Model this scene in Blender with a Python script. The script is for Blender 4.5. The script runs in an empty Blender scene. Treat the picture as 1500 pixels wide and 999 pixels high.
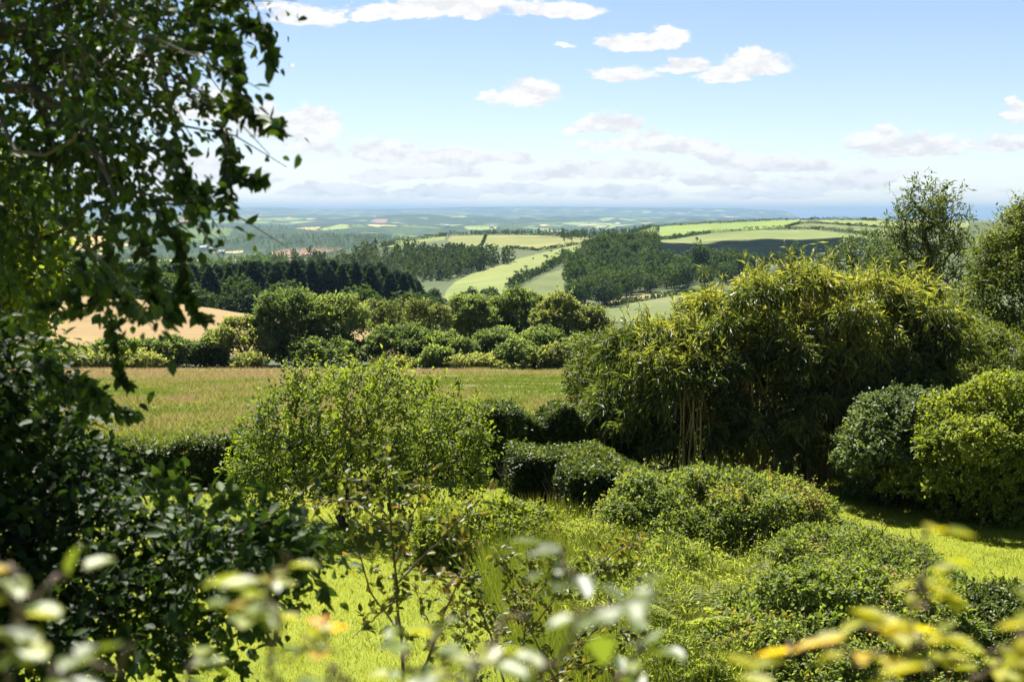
import bpy, math
import numpy as np
from mathutils import Vector

R = np.random.default_rng
PI = math.pi
C = bpy.context.scene.collection
SC = bpy.context.scene

# ------------------------------------------------------------------ camera maths
FPX, CX, CY, HORIZON = 2083.0, 750.0, 499.5, 311.0
CAMZ = 6.0
PITCH = math.atan((CY - HORIZON) / FPX)
SP, CP = math.sin(PITCH), math.cos(PITCH)

def uv(px, py):
    """slopes x/y and z/y of the sight line through a point of the photograph"""
    a = (np.asarray(px, float) - CX) / FPX
    b = (CY - np.asarray(py, float)) / FPX
    dy = CP + b * SP
    return a / dy, (b * CP - SP) / dy

def at(px, py, Y):
    u, v = uv(px, py)
    return np.array([u * Y, Y + 0 * u, CAMZ + v * Y]).T

# ------------------------------------------------------------------ noise
class SineNoise:
    def __init__(s, seed, octaves=4, n=7):
        r = R(seed); s.k = []
        for o in range(octaves):
            for i in range(n):
                a = r.uniform(0, 2 * PI); f = 2 ** o * r.uniform(.7, 1.4)
                s.k.append((math.cos(a) * f, math.sin(a) * f, r.uniform(-1, 1) * f, r.uniform(0, 2 * PI), .62 ** o))
        s.norm = 1.0 / math.sqrt(sum(q[4] ** 2 for q in s.k))
    def __call__(s, x, y, z=0.):
        t = 0.
        for a, b, c, p, w in s.k:
            t = t + w * np.sin(a * x + b * y + c * z + p)
        return t * s.norm
N1, N2, N3 = SineNoise(1), SineNoise(2), SineNoise(3)

# ------------------------------------------------------------------ terrain
COL = np.array([-900, -300, 0, 150, 300, 400, 500, 560, 620, 680, 750, 820, 880, 940, 1000, 1080, 1160, 1250, 1350, 1500, 1900, 2500], float)
ROWS = [  # (distance, {column: photograph row}) ; "z" rows are heights
 (3,    'z', 0.0), (30, 'z', 0.0), (38, 'z', -0.35),
 (121,  'p', {0: 541, 750: 542, 1500: 546}),
 (126,  'p', {0: 535, 300: 537, 750: 539, 1500: 545}),
 (150,  'p', {0: 500, 150: 501, 300: 503, 400: 506, 500: 512, 620: 517, 750: 524, 900: 528, 1500: 520}),
 (220,  'p', {0: 452, 150: 458, 300: 473, 400: 481, 500: 489, 620: 495, 750: 505, 900: 505, 1500: 470}),
 (300,  'p', {0: 426, 150: 433, 300: 450, 350: 458, 400: 468, 500: 480, 620: 486, 750: 490, 900: 488, 1500: 440}),
 (345,  'p', {0: 432, 150: 440, 300: 460, 400: 474, 500: 482, 620: 485, 750: 485, 900: 480, 1500: 430}),
 (450,  'p', {0: 468, 300: 470, 500: 475, 620: 478, 750: 470, 900: 468, 1000: 458, 1250: 440, 1500: 425}),
 (600,  'p', {0: 462, 300: 462, 500: 458, 620: 452, 750: 448, 880: 452, 1000: 446, 1250: 420, 1500: 410}),
 (700,  'p', {0: 450, 300: 448, 450: 440, 560: 436, 620: 434, 680: 428, 750: 424, 820: 430, 880: 440, 940: 436, 1000: 428, 1100: 415, 1250: 400, 1500: 395}),
 (850,  'p', {0: 425, 300: 422, 400: 416, 500: 408, 560: 406, 620: 410, 680: 404, 750: 392, 820: 394, 880: 402, 940: 402, 1000: 404, 1080: 400, 1250: 390, 1500: 385}),
 (1000, 'p', {0: 410, 300: 406, 400: 398, 500: 384, 560: 377, 620: 378, 680: 379, 750: 371, 820: 367, 880: 362, 920: 360, 960: 372, 1000: 385, 1080: 389, 1160: 387, 1250: 378, 1500: 372}),
 (1150, 'p', {0: 404, 300: 402, 400: 394, 500: 375, 560: 366, 620: 366, 680: 366, 750: 362, 820: 358, 880: 352, 940: 356, 1000: 370, 1080: 373, 1160: 371, 1250: 362, 1500: 356}),
 (1350, 'p', {0: 400, 300: 398, 400: 395, 500: 372, 560: 360, 620: 355, 680: 352, 750: 351, 820: 351, 880: 347, 940: 348, 1000: 355, 1080: 354, 1160: 351, 1250: 345, 1500: 340}),
 (1600, 'p', {0: 396, 300: 394, 400: 392, 500: 372, 560: 356, 620: 347, 680: 343, 750: 342, 820: 344, 880: 344, 940: 341, 1000: 341, 1080: 337, 1160: 334, 1250: 332, 1500: 331}),
 (1900, 'p', {0: 393, 300: 391, 400: 388, 500: 376, 560: 366, 620: 352, 680: 348, 750: 346, 820: 350, 880: 345, 940: 334, 1000: 329, 1080: 325, 1160: 322, 1250: 323, 1350: 325, 1500: 327}),
 (2400, 'p', {0: 386, 300: 386, 500: 384, 620: 374, 750: 366, 880: 352, 1000: 342, 1160: 335, 1350: 335, 1500: 336}),
 (3500, 'p', {0: 371, 300: 372, 620: 373, 880: 366, 1160: 362, 1500: 360}),
 (6000, 'p', {0: 345, 300: 350, 620: 351, 1000: 350, 1500: 346}),
 (10000, 'p', {0: 329, 300: 331, 750: 334, 1100: 334, 1500: 332}),
 (15000, 'p', {0: 318, 300: 320, 750: 322, 1100: 322, 1250: 324, 1500: 324}),
 (19500, 'p', {0: 314, 300: 314.5, 750: 316, 1000: 317, 1160: 322.6, 1500: 322.6}),
 (25000, 'p', {0: 310, 300: 309.5, 750: 312, 1000: 316, 1120: 322.6, 1500: 324}),
 (30000, 'p', {0: 306, 300: 306, 390: 303.5, 460: 306.5, 600: 306, 680: 304, 800: 302.5, 900: 304, 1020: 305, 1080: 305.5, 1120: 307, 1150: 309.5, 1175: 322, 1500: 322}),
 (33500, 'p', {0: 312, 750: 311, 1000: 311, 1140: 313, 1180: 322, 1500: 322}),
 (36000, 'z', -160.0),
]
UG = np.linspace(-.95, .95, 1300)
YT = np.array([r[0] for r in ROWS], float)
def _tab():
    T = []
    ug_px = UG * FPX + CX
    for Y, kind, d in ROWS:
        if kind == 'z':
            T.append(np.full(len(UG), d)); continue
        xs = np.array(sorted(d)); ys = np.array([d[x] for x in xs], float)
        p = np.interp(ug_px, xs, ys)
        k = np.exp(-np.linspace(-2, 2, 41) ** 2) if Y < 20000 else np.exp(-np.linspace(-2, 2, 9) ** 2)
        k /= k.sum()
        h = len(k) // 2
        p = np.convolve(np.pad(p, h, mode='edge'), k, mode='valid')
        _, v = uv(CX, p)
        T.append(CAMZ + v * Y)
    return np.array(T)
TAB = _tab()
LY = np.concatenate([np.linspace(0, 3, 3)[:2], np.exp(np.linspace(math.log(3), math.log(36000), 1500))])
def _pchip(x, y, xi):
    h = np.diff(x)[:, None]; d = np.diff(y, axis=0) / h
    m = np.zeros_like(y)
    w1 = 2 * h[1:] + h[:-1]; w2 = h[1:] + 2 * h[:-1]
    same = d[:-1] * d[1:] > 0
    with np.errstate(divide='ignore', invalid='ignore'):
        hm = (w1 + w2) / (w1 / d[:-1] + w2 / d[1:])
    m[1:-1] = np.where(same, hm, 0.); m[0] = d[0]; m[-1] = d[-1]
    i = np.clip(np.searchsorted(x, xi) - 1, 0, len(x) - 2)
    hh = h[i]; t = ((xi - x[i]))[:, None] / hh
    return ((1 + 2 * t) * (1 - t) ** 2) * y[i] + t * (1 - t) ** 2 * hh * m[i] + t * t * (3 - 2 * t) * y[i + 1] + t * t * (t - 1) * hh * m[i + 1]
FT = np.vstack([np.zeros((2, len(UG))), _pchip(YT, TAB, LY[2:])])

HILLS = [(-560, 3700, 330, 260, 42), (-330, 3500, 260, 220, 24), (-1450, 4700, 700, 500, 75), (-900, 7600, 900, 600, 45), (900, 8200, 1300, 600, 40), (-2600, 9500, 1200, 700, 50), (200, 12000, 2200, 700, 45)]
def gz(x, y):
    x = np.asarray(x, float); y = np.asarray(y, float)
    yc = np.clip(y, .01, 35999.)
    u = np.clip(x / np.maximum(yc, 3.), UG[0], UG[-1])
    fi = np.interp(yc, LY, np.arange(len(LY))); fj = (u - UG[0]) / (UG[1] - UG[0])
    i = np.clip(fi.astype(int), 0, len(LY) - 2); j = np.clip(fj.astype(int), 0, len(UG) - 2)
    a, b = fi - i, fj - j
    z = (FT[i, j] * (1 - a) + FT[i + 1, j] * a) * (1 - b) + (FT[i, j + 1] * (1 - a) + FT[i + 1, j + 1] * a) * b
    def ss(lo, hi): 
        t = np.clip((y - lo) / (hi - lo), 0, 1); return t * t * (3 - 2 * t)
    z = z + .05 * N1(x * .5, y * .5) * ss(14, 40) * (1 - ss(300, 600))
    z = z + .8 * N2(x * .025, y * .025) * ss(350, 700) * (1 - ss(2000, 2600))
    z = z + 18 * N3(x * .0022, y * .0022) * ss(2600, 5000) * (1 - ss(16000, 21000))
    for hx, hy, wx, wy, hh in HILLS: z = z + hh * np.exp(-((x - hx) / wx) ** 2 - ((y - hy) / wy) ** 2)
    return z

def hit(px, py, y0=15., y1=33000., n=2500):
    """ground points seen along sight lines (first crossing beyond y0)"""
    px = np.atleast_1d(np.asarray(px, float)); py = np.atleast_1d(np.asarray(py, float))
    Y = np.exp(np.linspace(math.log(y0), math.log(y1), n))
    out = np.full((len(px), 3), np.nan)
    u, v = uv(px, py)
    for k in range(len(px)):
        d = (CAMZ + v[k] * Y) - gz(u[k] * Y, Y)
        i = np.where(d <= 0)[0]
        if len(i) == 0: continue
        i = i[0]
        if i == 0: continue
        if True:
            t = d[i - 1] / (d[i - 1] - d[i] + 1e-12); y = Y[i - 1] + t * (Y[i] - Y[i - 1])
        out[k] = (u[k] * y, y, gz(u[k] * y, y))
    return out

def inpoly(px, py, poly):
    c = np.zeros(px.shape, bool); n = len(poly)
    for i in range(n):
        x0, y0 = poly[i]; x1, y1 = poly[(i + 1) % n]
        if y0 == y1: continue
        c ^= ((y0 > py) != (y1 > py)) & (px < (x1 - x0) * (py - y0) / (y1 - y0) + x0)
    return c

# ------------------------------------------------------------------ mesh builder
def unit(a):
    return a / np.maximum(np.linalg.norm(a, axis=-1, keepdims=True), 1e-9)

class MB:
    def __init__(s): s.v, s.q, s.t, s.tq, s.tt, s.n = [], [], [], [], [], 0
    def add(s, v, quads=None, tris=None, tq=.5, tt=.5):
        v = np.asarray(v, float).reshape(-1, 3)
        if quads is not None and len(quads):
            q = np.asarray(quads, int).reshape(-1, 4); s.q.append(q + s.n); s.tq.append(np.broadcast_to(tq, (len(q),)))
        if tris is not None and len(tris):
            t = np.asarray(tris, int).reshape(-1, 3); s.t.append(t + s.n); s.tt.append(np.broadcast_to(tt, (len(t),)))
        s.v.append(v); s.n += len(v)
    def mesh(s, name, mats, origin=(0, 0, 0), smooth=False):
        v = np.concatenate(s.v) - np.asarray(origin, float)
        q = np.concatenate(s.q) if s.q else np.zeros((0, 4), int)
        t = np.concatenate(s.t) if s.t else np.zeros((0, 3), int)
        tint = np.concatenate(list(s.tq) + list(s.tt)).astype(np.float32)
        me = bpy.data.meshes.new(name)
        me.vertices.add(len(v)); me.vertices.foreach_set('co', v.astype(np.float32).ravel())
        li = np.concatenate([q.ravel(), t.ravel()]).astype(np.int32)
        me.loops.add(len(li)); me.loops.foreach_set('vertex_index', li)
        ls = np.concatenate([np.arange(len(q)) * 4, len(q) * 4 + np.arange(len(t)) * 3]).astype(np.int32)
        me.polygons.add(len(ls)); me.polygons.foreach_set('loop_start', ls)
        if smooth: me.polygons.foreach_set('use_smooth', np.ones(len(ls), bool))
        me.update(calc_edges=True)
        a = me.attributes.new('tint', 'FLOAT', 'FACE'); a.data.foreach_set('value', tint)
        for m in (mats if isinstance(mats, (list, tuple)) else [mats]): me.materials.append(m)
        return me
    def build(s, name, mat, parent=None, origin=(0, 0, 0), smooth=False):
        o = bpy.data.objects.new(name, s.mesh(name, mat, origin, smooth)); C.objects.link(o)
        if parent is not None: o.parent = parent
        else: o.location = origin
        return o

def tag(o, label=None, cat=None, group=None, kind=None):
    if label: o['label'] = label
    if cat: o['category'] = cat
    if group: o['group'] = group
    if kind: o['kind'] = kind
    return o

def empty(name, loc, label, cat, group=None):
    o = bpy.data.objects.new(name, None); C.objects.link(o)
    o.location = [float(q) for q in loc]; o.empty_display_size = .2
    return tag(o, label, cat, group)

def copy_thing(o, loc, rz, sc, label=None):
    r = o.copy(); C.objects.link(r)
    r.location = [float(q) for q in loc]; r.rotation_euler = (0, 0, rz); r.scale = sc if hasattr(sc, '__len__') else (sc, sc, sc)
    if label: r['label'] = label
    for ch in list(o.children):
        c = ch.copy(); C.objects.link(c); c.parent = r
    return r

# ------------------------------------------------------------------ plants: leaves, wood, crowns
def add_leaves(mb, P, D, Nn, l, w, tint, fold=.15, curl=.1, kind='leaf'):
    """P base points, D leaf directions, Nn approximate leaf normals"""
    D = unit(D); S = unit(np.cross(D, Nn)); Nn = unit(np.cross(S, D))
    l = np.broadcast_to(l, (len(P),))[:, None]; w = np.broadcast_to(w, (len(P),))[:, None]
    tint = np.clip(np.broadcast_to(tint, (len(P),)), 0, 1); n = len(P)
    tip = P + D * l - Nn * curl * l
    if kind == 'leaf':
        a = P + D * .30 * l + Nn * fold * w; b = P + D * .66 * l + Nn * (fold * w - .35 * curl * l)
        V = np.stack([P, a + S * w * .48, b + S * w * .40, tip, b - S * w * .40, a - S * w * .48], 1)
        k = np.arange(n)[:, None] * 6
        q = np.concatenate([k + [0, 1, 2, 3], k + [0, 3, 4, 5]])
        mb.add(V, quads=q, tq=np.concatenate([tint, tint]))
    else:
        a = P + D * .45 * l + Nn * fold * w
        V = np.stack([P, a + S * w * .5, tip, a - S * w * .5], 1)
        k = np.arange(n)[:, None] * 4
        t = np.concatenate([k + [0, 1, 2], k + [0, 2, 3]])
        mb.add(V, tris=t, tt=np.concatenate([tint, tint]))

def sprays(mb, r, Cn, A, m, L, ll, lw, tintc, spread=.9, droop=.15, up=.6, jit=.15, tj=.12, kind='leaf', fold=.15, curl=.12, young=0., wob=.35):
    """m leaves along a short twig from each cluster centre Cn in direction A"""
    n = len(Cn)
    t = (np.arange(m) + r.uniform(0, 1, (n, m))) / m
    Lc = L * r.uniform(.6, 1.3, (n, 1))
    down = np.array([0, 0, -1.])
    P = Cn[:, None] + A[:, None] * (Lc * t)[..., None] + down * (droop * Lc * t ** 2)[..., None] + r.normal(0, jit * L, (n, m, 3))
    rnd = unit(r.normal(0, 1, (n, m, 3)))
    D = A[:, None] * .5 + rnd * spread + down * droop
    Nn = np.array([0, 0, 1.]) * up + r.normal(0, wob, (n, m, 3)) + A[:, None] * .35
    s = r.uniform(.65, 1.2, (n, m))
    ti = tintc[:, None] + r.normal(0, tj, (n, m)) + young * (t - .5)
    add_leaves(mb, P.reshape(-1, 3), D.reshape(-1, 3), Nn.reshape(-1, 3), (ll * s * s).ravel(), (lw * s).ravel(), ti.ravel(), fold, curl, kind)

def lobes_px(L):
    """lobes given as (px, py, Y, half-width px, half-height px, half-depth m) -> centre, radii"""
    out = []
    for px, py, Y, hw, hh, hd in L:
        c = at(px, py, Y); k = Y / FPX
        out.append((c, np.array([hw * k, hd, hh * k])))
    return out

def shell(r, lobes, n, depth=.14, low=-.75, zmin=None, bump=.12, bs=2.2, overlap=.86, p_=2.):
    """points near the surface of a union of ellipsoids, with outward directions"""
    vol = np.array([(q[1][0] * q[1][1] + q[1][0] * q[1][2] + q[1][1] * q[1][2]) for q in lobes]); vol /= vol.sum()
    P, O = [], []
    got = 0
    nz = SineNoise(int(r.integers(1 << 30)), 3)
    while got < n:
        m = (n - got) * 2 + 50
        k = r.choice(len(lobes), m, p=vol)
        c = np.array([q[0] for q in lobes])[k]; s = np.array([q[1] for q in lobes])[k]
        d = unit(r.normal(0, 1, (m, 3))); d = d[d[:, 2] > low] if low > -1 else d
        c, s, k = c[:len(d)], s[:len(d)], k[:len(d)]
        if p_ != 2: d = d / (np.abs(d) ** p_).sum(1, keepdims=True) ** (1 / p_)
        o = unit(np.sign(d) * np.abs(d) ** (p_ - 1) / s)
        rad = 1 - np.abs(r.normal(0, depth, len(d))) + bump * nz(*(d * bs + c * .37).T)
        p = c + d * s * rad[:, None]
        ok = np.ones(len(p), bool)
        for i, (ci, si) in enumerate(lobes):
            q = (np.abs((p - ci) / si) ** p_).sum(1) ** (1 / p_)
            ok &= (k == i) | (q > overlap)
        if zmin is not None: ok &= p[:, 2] > (zmin(p[:, 0], p[:, 1]) if callable(zmin) else zmin)
        P.append(p[ok]); O.append(o[ok]); got += ok.sum()
    P, O = np.concatenate(P)[:n], np.concatenate(O)[:n]
    return P, O

def plumes(r, lobes, n, size, low=-.3, flat=.6, out=.25):
    """break big lobes into many small clumps set on their surface"""
    P, O = shell(r, lobes, n, .08, low, None, .12)
    return [(p + o * size * out, size * r.uniform(.65, 1.35) * np.array([1, 1, flat])) for p, o in zip(P, O)]

def inside(r, lobes, n, scale=.9):
    vol = np.array([np.prod(q[1]) for q in lobes]); vol /= vol.sum()
    k = r.choice(len(lobes), n, p=vol)
    d = unit(r.normal(0, 1, (n, 3))) * (r.uniform(0, 1, (n, 1)) ** (1 / 2.2)) * scale
    return np.array([q[0] for q in lobes])[k] + d * np.array([q[1] for q in lobes])[k]

def skeleton(base, T, alpha=.35, trunk=()):
    """connect target points to a growing tree; nodes and parents. trunk: extra points above the base in a chain"""
    nodes = [np.asarray(base, float)]; par = [-1]; plen = [0.]
    for p in trunk:
        p = np.asarray(p, float); plen.append(plen[-1] + np.linalg.norm(p - nodes[-1])); par.append(len(nodes) - 1); nodes.append(p)
    T = [t for t in T]
    T = np.array(T); n = len(T)
    nn = np.array(nodes)[1 if len(trunk) else 0:] if len(trunk) else np.array(nodes)
    off = 1 if len(trunk) else 0
    D = np.linalg.norm(T[:, None] - nn[None], axis=2); cost = D + alpha * np.array(plen)[off:][None]
    best = cost.argmin(1); bc = cost[np.arange(n), best]; best = best + off
    done = np.zeros(n, bool)
    for _ in range(n):
        i = np.where(done, 1e18, bc).argmin(); done[i] = True
        b = best[i]; par.append(int(b)); nodes.append(T[i]); pl = plen[b] + np.linalg.norm(T[i] - nodes[b]); plen.append(pl)
        c = np.linalg.norm(T - T[i], axis=1) + alpha * pl
        u_ = (c < bc) & ~done
        best[u_] = len(nodes) - 1; bc[u_] = c[u_]
    return np.array(nodes), np.array(par)

def wood(mb, r, nodes, par, rtip, rmax, power=.45, sides=5, wig=.12, sub=3, lift=.0, rmin=0.):
    n = len(nodes); cnt = np.ones(n)
    for i in range(n - 1, 0, -1): cnt[par[i]] += cnt[i]
    rad = np.minimum(rtip * cnt ** power, rmax)
    idx = np.arange(1, n); idx = idx[rad[idx] >= rmin]
    A, B = nodes[par[idx]], nodes[idx]; ra, rb = np.minimum(rad[par[idx]], rad[idx] * 1.6), rad[idx]
    ln = np.linalg.norm(B - A, axis=1)
    ts = np.linspace(0, 1, sub + 1)
    off = r.normal(0, 1, (len(idx), 3)) * (wig * ln)[:, None]; off2 = r.normal(0, 1, (len(idx), 3)) * (wig * .5 * ln)[:, None]
    pts = A[:, None] * (1 - ts)[None, :, None] + B[:, None] * ts[None, :, None] + off[:, None] * np.sin(PI * ts)[None, :, None] + off2[:, None] * np.sin(2 * PI * ts)[None, :, None]
    pts[..., 2] += (lift * ln)[:, None] * np.sin(PI * ts)[None]
    rr = ra[:, None] * (1 - ts) + rb[:, None] * ts
    tubes(mb, pts, rr, sides)
    return rad

def tubes(mb, pts, rr, sides=5, tint=.5):
    """pts (n, k, 3): n polylines of k points"""
    n, k = pts.shape[:2]
    tan = np.gradient(pts, axis=1); tan = unit(tan)
    ref = np.where(np.abs(tan[:, :1, 2:3]) > .9, np.array([1., 0, 0]), np.array([0, 0, 1.]))
    s = unit(np.cross(tan, np.broadcast_to(ref, tan.shape))); t2 = np.cross(tan, s)
    a = np.arange(sides) / sides * 2 * PI
    ring = pts[:, :, None] + rr[..., None, None] * (s[:, :, None] * np.cos(a)[None, None, :, None] + t2[:, :, None] * np.sin(a)[None, None, :, None])
    base = (np.arange(n) * k * sides)[:, None, None]; row = (np.arange(k - 1) * sides)[None, :, None]; j = np.arange(sides)[None, None]; j2 = (j + 1) % sides
    q = np.stack([base + row + j, base + row + j2, base + row + sides + j2, base + row + sides + j], -1).reshape(-1, 4)
    mb.add(ring.reshape(-1, 3), quads=q, tq=tint)

# ------------------------------------------------------------------ materials
def nodes_of(m):
    m.use_nodes = True; nt = m.node_tree; nt.nodes.clear()
    return nt, (lambda t, **k: _nd(nt, t, k))
def _nd(nt, t, k):
    n = nt.nodes.new(t)
    for a, b in k.items(): setattr(n, a, b)
    return n
def ramp(nd, stops, interp='LINEAR'):
    cr = nd.color_ramp; cr.interpolation = interp
    while len(cr.elements) < len(stops): cr.elements.new(.5)
    for e, (p, c) in zip(cr.elements, stops): e.position = p; e.color = (*c, 1)
    return nd

def leaf_mat(name, stops, trans=.38, tcol=(1.25, 1.3, .55), rough=.45, spec=.4, objvar=.12, warm=(1.38, 1.2, .98)):
    stops = [(p, tuple(a * b for a, b in zip(c, warm))) for p, c in stops]; trans = min(.6, trans * 1.22); spec *= .55; rough = min(.7, rough + .08)
    m = bpy.data.materials.new(name); nt, N = nodes_of(m); L = nt.links.new
    at_ = N('ShaderNodeAttribute', attribute_name='tint', attribute_type='GEOMETRY')
    oi = N('ShaderNodeObjectInfo')
    ad = N('ShaderNodeMath', operation='MULTIPLY_ADD'); L(oi.outputs['Random'], ad.inputs[0]); ad.inputs[1].default_value = objvar * 2
    L(at_.outputs['Fac'], ad.inputs[2])
    sb = N('ShaderNodeMath', operation='SUBTRACT'); L(ad.outputs[0], sb.inputs[0]); sb.inputs[1].default_value = objvar
    rp = ramp(N('ShaderNodeValToRGB'), stops); L(sb.outputs[0], rp.inputs[0])
    pb = N('ShaderNodeBsdfPrincipled'); L(rp.outputs[0], pb.inputs['Base Color'])
    pb.inputs['Roughness'].default_value = rough; pb.inputs['Specular IOR Level'].default_value = spec
    mu = N('ShaderNodeMix', data_type='RGBA', blend_type='MULTIPLY'); mu.inputs['Factor'].default_value = 1; mu.clamp_result = True
    L(rp.outputs[0], mu.inputs[6]); mu.inputs[7].default_value = (*tcol, 1)
    tr = N('ShaderNodeBsdfTranslucent'); L(mu.outputs[2], tr.inputs['Color'])
    mx = N('ShaderNodeMixShader'); mx.inputs[0].default_value = trans
    L(pb.outputs[0], mx.inputs[1]); L(tr.outputs[0], mx.inputs[2])
    o = N('ShaderNodeOutputMaterial'); L(mx.outputs[0], o.inputs['Surface'])
    return m

def bark_mat(name, c0, c1, scale=8):
    m = bpy.data.materials.new(name); nt, N = nodes_of(m); L = nt.links.new
    g = N('ShaderNodeNewGeometry'); mp = N('ShaderNodeMapping'); mp.inputs['Scale'].default_value = (1, 1, .25); L(g.outputs['Position'], mp.inputs[0])
    nz = N('ShaderNodeTexNoise'); nz.inputs['Scale'].default_value = scale; nz.inputs['Detail'].default_value = 5; L(mp.outputs[0], nz.inputs['Vector'])
    rp = ramp(N('ShaderNodeValToRGB'), [(.35, c0), (.65, c1)]); L(nz.outputs['Fac'], rp.inputs[0])
    pb = N('ShaderNodeBsdfPrincipled'); L(rp.outputs[0], pb.inputs['Base Color']); pb.inputs['Roughness'].default_value = .85
    bp = N('ShaderNodeBump'); bp.inputs['Strength'].default_value = .5; bp.inputs['Distance'].default_value = .02; L(nz.outputs['Fac'], bp.inputs['Height']); L(bp.outputs[0], pb.inputs['Normal'])
    o = N('ShaderNodeOutputMaterial'); L(pb.outputs[0], o.inputs['Surface'])
    return m

def ground_mat(name, stops, scales=(.05, .6, 6.), weights=(.5, .3, .2), stretch=(1, 1, 1), rot=0., bump=.15, bdist=.1, trans=0.):
    m = bpy.data.materials.new(name); nt, N = nodes_of(m); L = nt.links.new
    g = N('ShaderNodeNewGeometry'); mp = N('ShaderNodeMapping'); mp.inputs['Scale'].default_value = stretch; mp.inputs['Rotation'].default_value = (0, 0, rot); L(g.outputs['Position'], mp.inputs[0])
    acc = None
    for s, w in zip(scales, weights):
        nz = N('ShaderNodeTexNoise'); nz.inputs['Scale'].default_value = s; nz.inputs['Detail'].default_value = 4; nz.inputs['Roughness'].default_value = .6; L(mp.outputs[0], nz.inputs['Vector'])
        ma = N('ShaderNodeMath', operation='MULTIPLY_ADD'); L(nz.outputs['Fac'], ma.inputs[0]); ma.inputs[1].default_value = w
        if acc is None: ma.inputs[2].default_value = 0
        else: L(acc.outputs[0], ma.inputs[2])
        acc = ma
    rp = ramp(N('ShaderNodeValToRGB'), stops); L(acc.outputs[0], rp.inputs[0])
    pb = N('ShaderNodeBsdfPrincipled'); L(rp.outputs[0], pb.inputs['Base Color']); pb.inputs['Roughness'].default_value = .9; pb.inputs['Specular IOR Level'].default_value = .15
    bp = N('ShaderNodeBump'); bp.inputs['Strength'].default_value = bump; bp.inputs['Distance'].default_value = bdist; L(acc.outputs[0], bp.inputs['Height']); L(bp.outputs[0], pb.inputs['Normal'])
    o = N('ShaderNodeOutputMaterial'); L(pb.outputs[0], o.inputs['Surface'])
    return m

def plain_mat(name):
    m = bpy.data.materials.new(name); nt, N = nodes_of(m); L = nt.links.new
    g = N('ShaderNodeNewGeometry')
    w = N('ShaderNodeTexNoise'); w.inputs['Scale'].default_value = .004; w.inputs['Detail'].default_value = 3; L(g.outputs['Position'], w.inputs['Vector'])
    wa = N('ShaderNodeVectorMath', operation='MULTIPLY_ADD'); L(w.outputs['Color'], wa.inputs[0]); wa.inputs[1].default_value = (160, 160, 0); L(g.outputs['Position'], wa.inputs[2])
    fl = N('ShaderNodeVectorMath', operation='MULTIPLY'); L(wa.outputs[0], fl.inputs[0]); fl.inputs[1].default_value = (1, .55, 0)
    vo = N('ShaderNodeTexVoronoi', feature='F1'); vo.inputs['Scale'].default_value = .0052; L(fl.outputs[0], vo.inputs['Vector'])
    sx = N('ShaderNodeSeparateColor'); L(vo.outputs['Color'], sx.inputs[0])
    cr = ramp(N('ShaderNodeValToRGB'), [(0, (0.030, 0.054, 0.017)), (.3, (0.044, 0.074, 0.019)), (.48, (0.082, 0.122, 0.032)), (.64, (0.128, 0.182, 0.045)), (.77, (0.196, 0.243, 0.068)), (.87, (0.360, 0.311, 0.124)), (.93, (0.540, 0.391, 0.168)), (.98, (0.240, 0.149, 0.090))], 'CONSTANT'); L(sx.outputs[0], cr.inputs[0])
    ve = N('ShaderNodeTexVoronoi', feature='DISTANCE_TO_EDGE'); ve.inputs['Scale'].default_value = .0052; L(fl.outputs[0], ve.inputs['Vector'])
    hd = ramp(N('ShaderNodeValToRGB'), [(.035, (1, 1, 1)), (.06, (0, 0, 0))]); L(ve.outputs['Distance'], hd.inputs[0])
    wn = N('ShaderNodeTexNoise'); wn.inputs['Scale'].default_value = .0011; wn.inputs['Detail'].default_value = 6; L(g.outputs['Position'], wn.inputs['Vector'])
    wr = ramp(N('ShaderNodeValToRGB'), [(.50, (0, 0, 0)), (.55, (1, 1, 1))]); L(wn.outputs['Fac'], wr.inputs[0])
    mxm = N('ShaderNodeMath', operation='MAXIMUM'); L(hd.outputs[0], mxm.inputs[0]); L(wr.outputs[0], mxm.inputs[1])
    n2 = N('ShaderNodeTexNoise'); n2.inputs['Scale'].default_value = .02; n2.inputs['Detail'].default_value = 5; L(g.outputs['Position'], n2.inputs['Vector'])
    wd = ramp(N('ShaderNodeValToRGB'), [(.35, (.016, .034, .014)), (.65, (.035, .06, .022))]); L(n2.outputs['Fac'], wd.inputs[0])
    mx = N('ShaderNodeMix', data_type='RGBA'); L(mxm.outputs[0], mx.inputs['Factor']); L(cr.outputs[0], mx.inputs[6]); L(wd.outputs[0], mx.inputs[7])
    pb = N('ShaderNodeBsdfPrincipled'); L(mx.outputs[2], pb.inputs['Base Color']); pb.inputs['Roughness'].default_value = .95; pb.inputs['Specular IOR Level'].default_value = .1
    o = N('ShaderNodeOutputMaterial'); L(pb.outputs[0], o.inputs['Surface'])
    return m

def simple_mat(name, col, rough=.7):
    m = bpy.data.materials.new(name); nt, N = nodes_of(m)
    g = N('ShaderNodeNewGeometry'); nz = N('ShaderNodeTexNoise'); nz.inputs['Scale'].default_value = 3; nt.links.new(g.outputs['Position'], nz.inputs['Vector'])
    rp = ramp(N('ShaderNodeValToRGB'), [(.3, tuple(c * .8 for c in col)), (.7, col)]); nt.links.new(nz.outputs['Fac'], rp.inputs[0])
    pb = N('ShaderNodeBsdfPrincipled'); nt.links.new(rp.outputs[0], pb.inputs['Base Color']); pb.inputs['Roughness'].default_value = rough
    o = N('ShaderNodeOutputMaterial'); nt.links.new(pb.outputs[0], o.inputs['Surface'])
    return m

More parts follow.
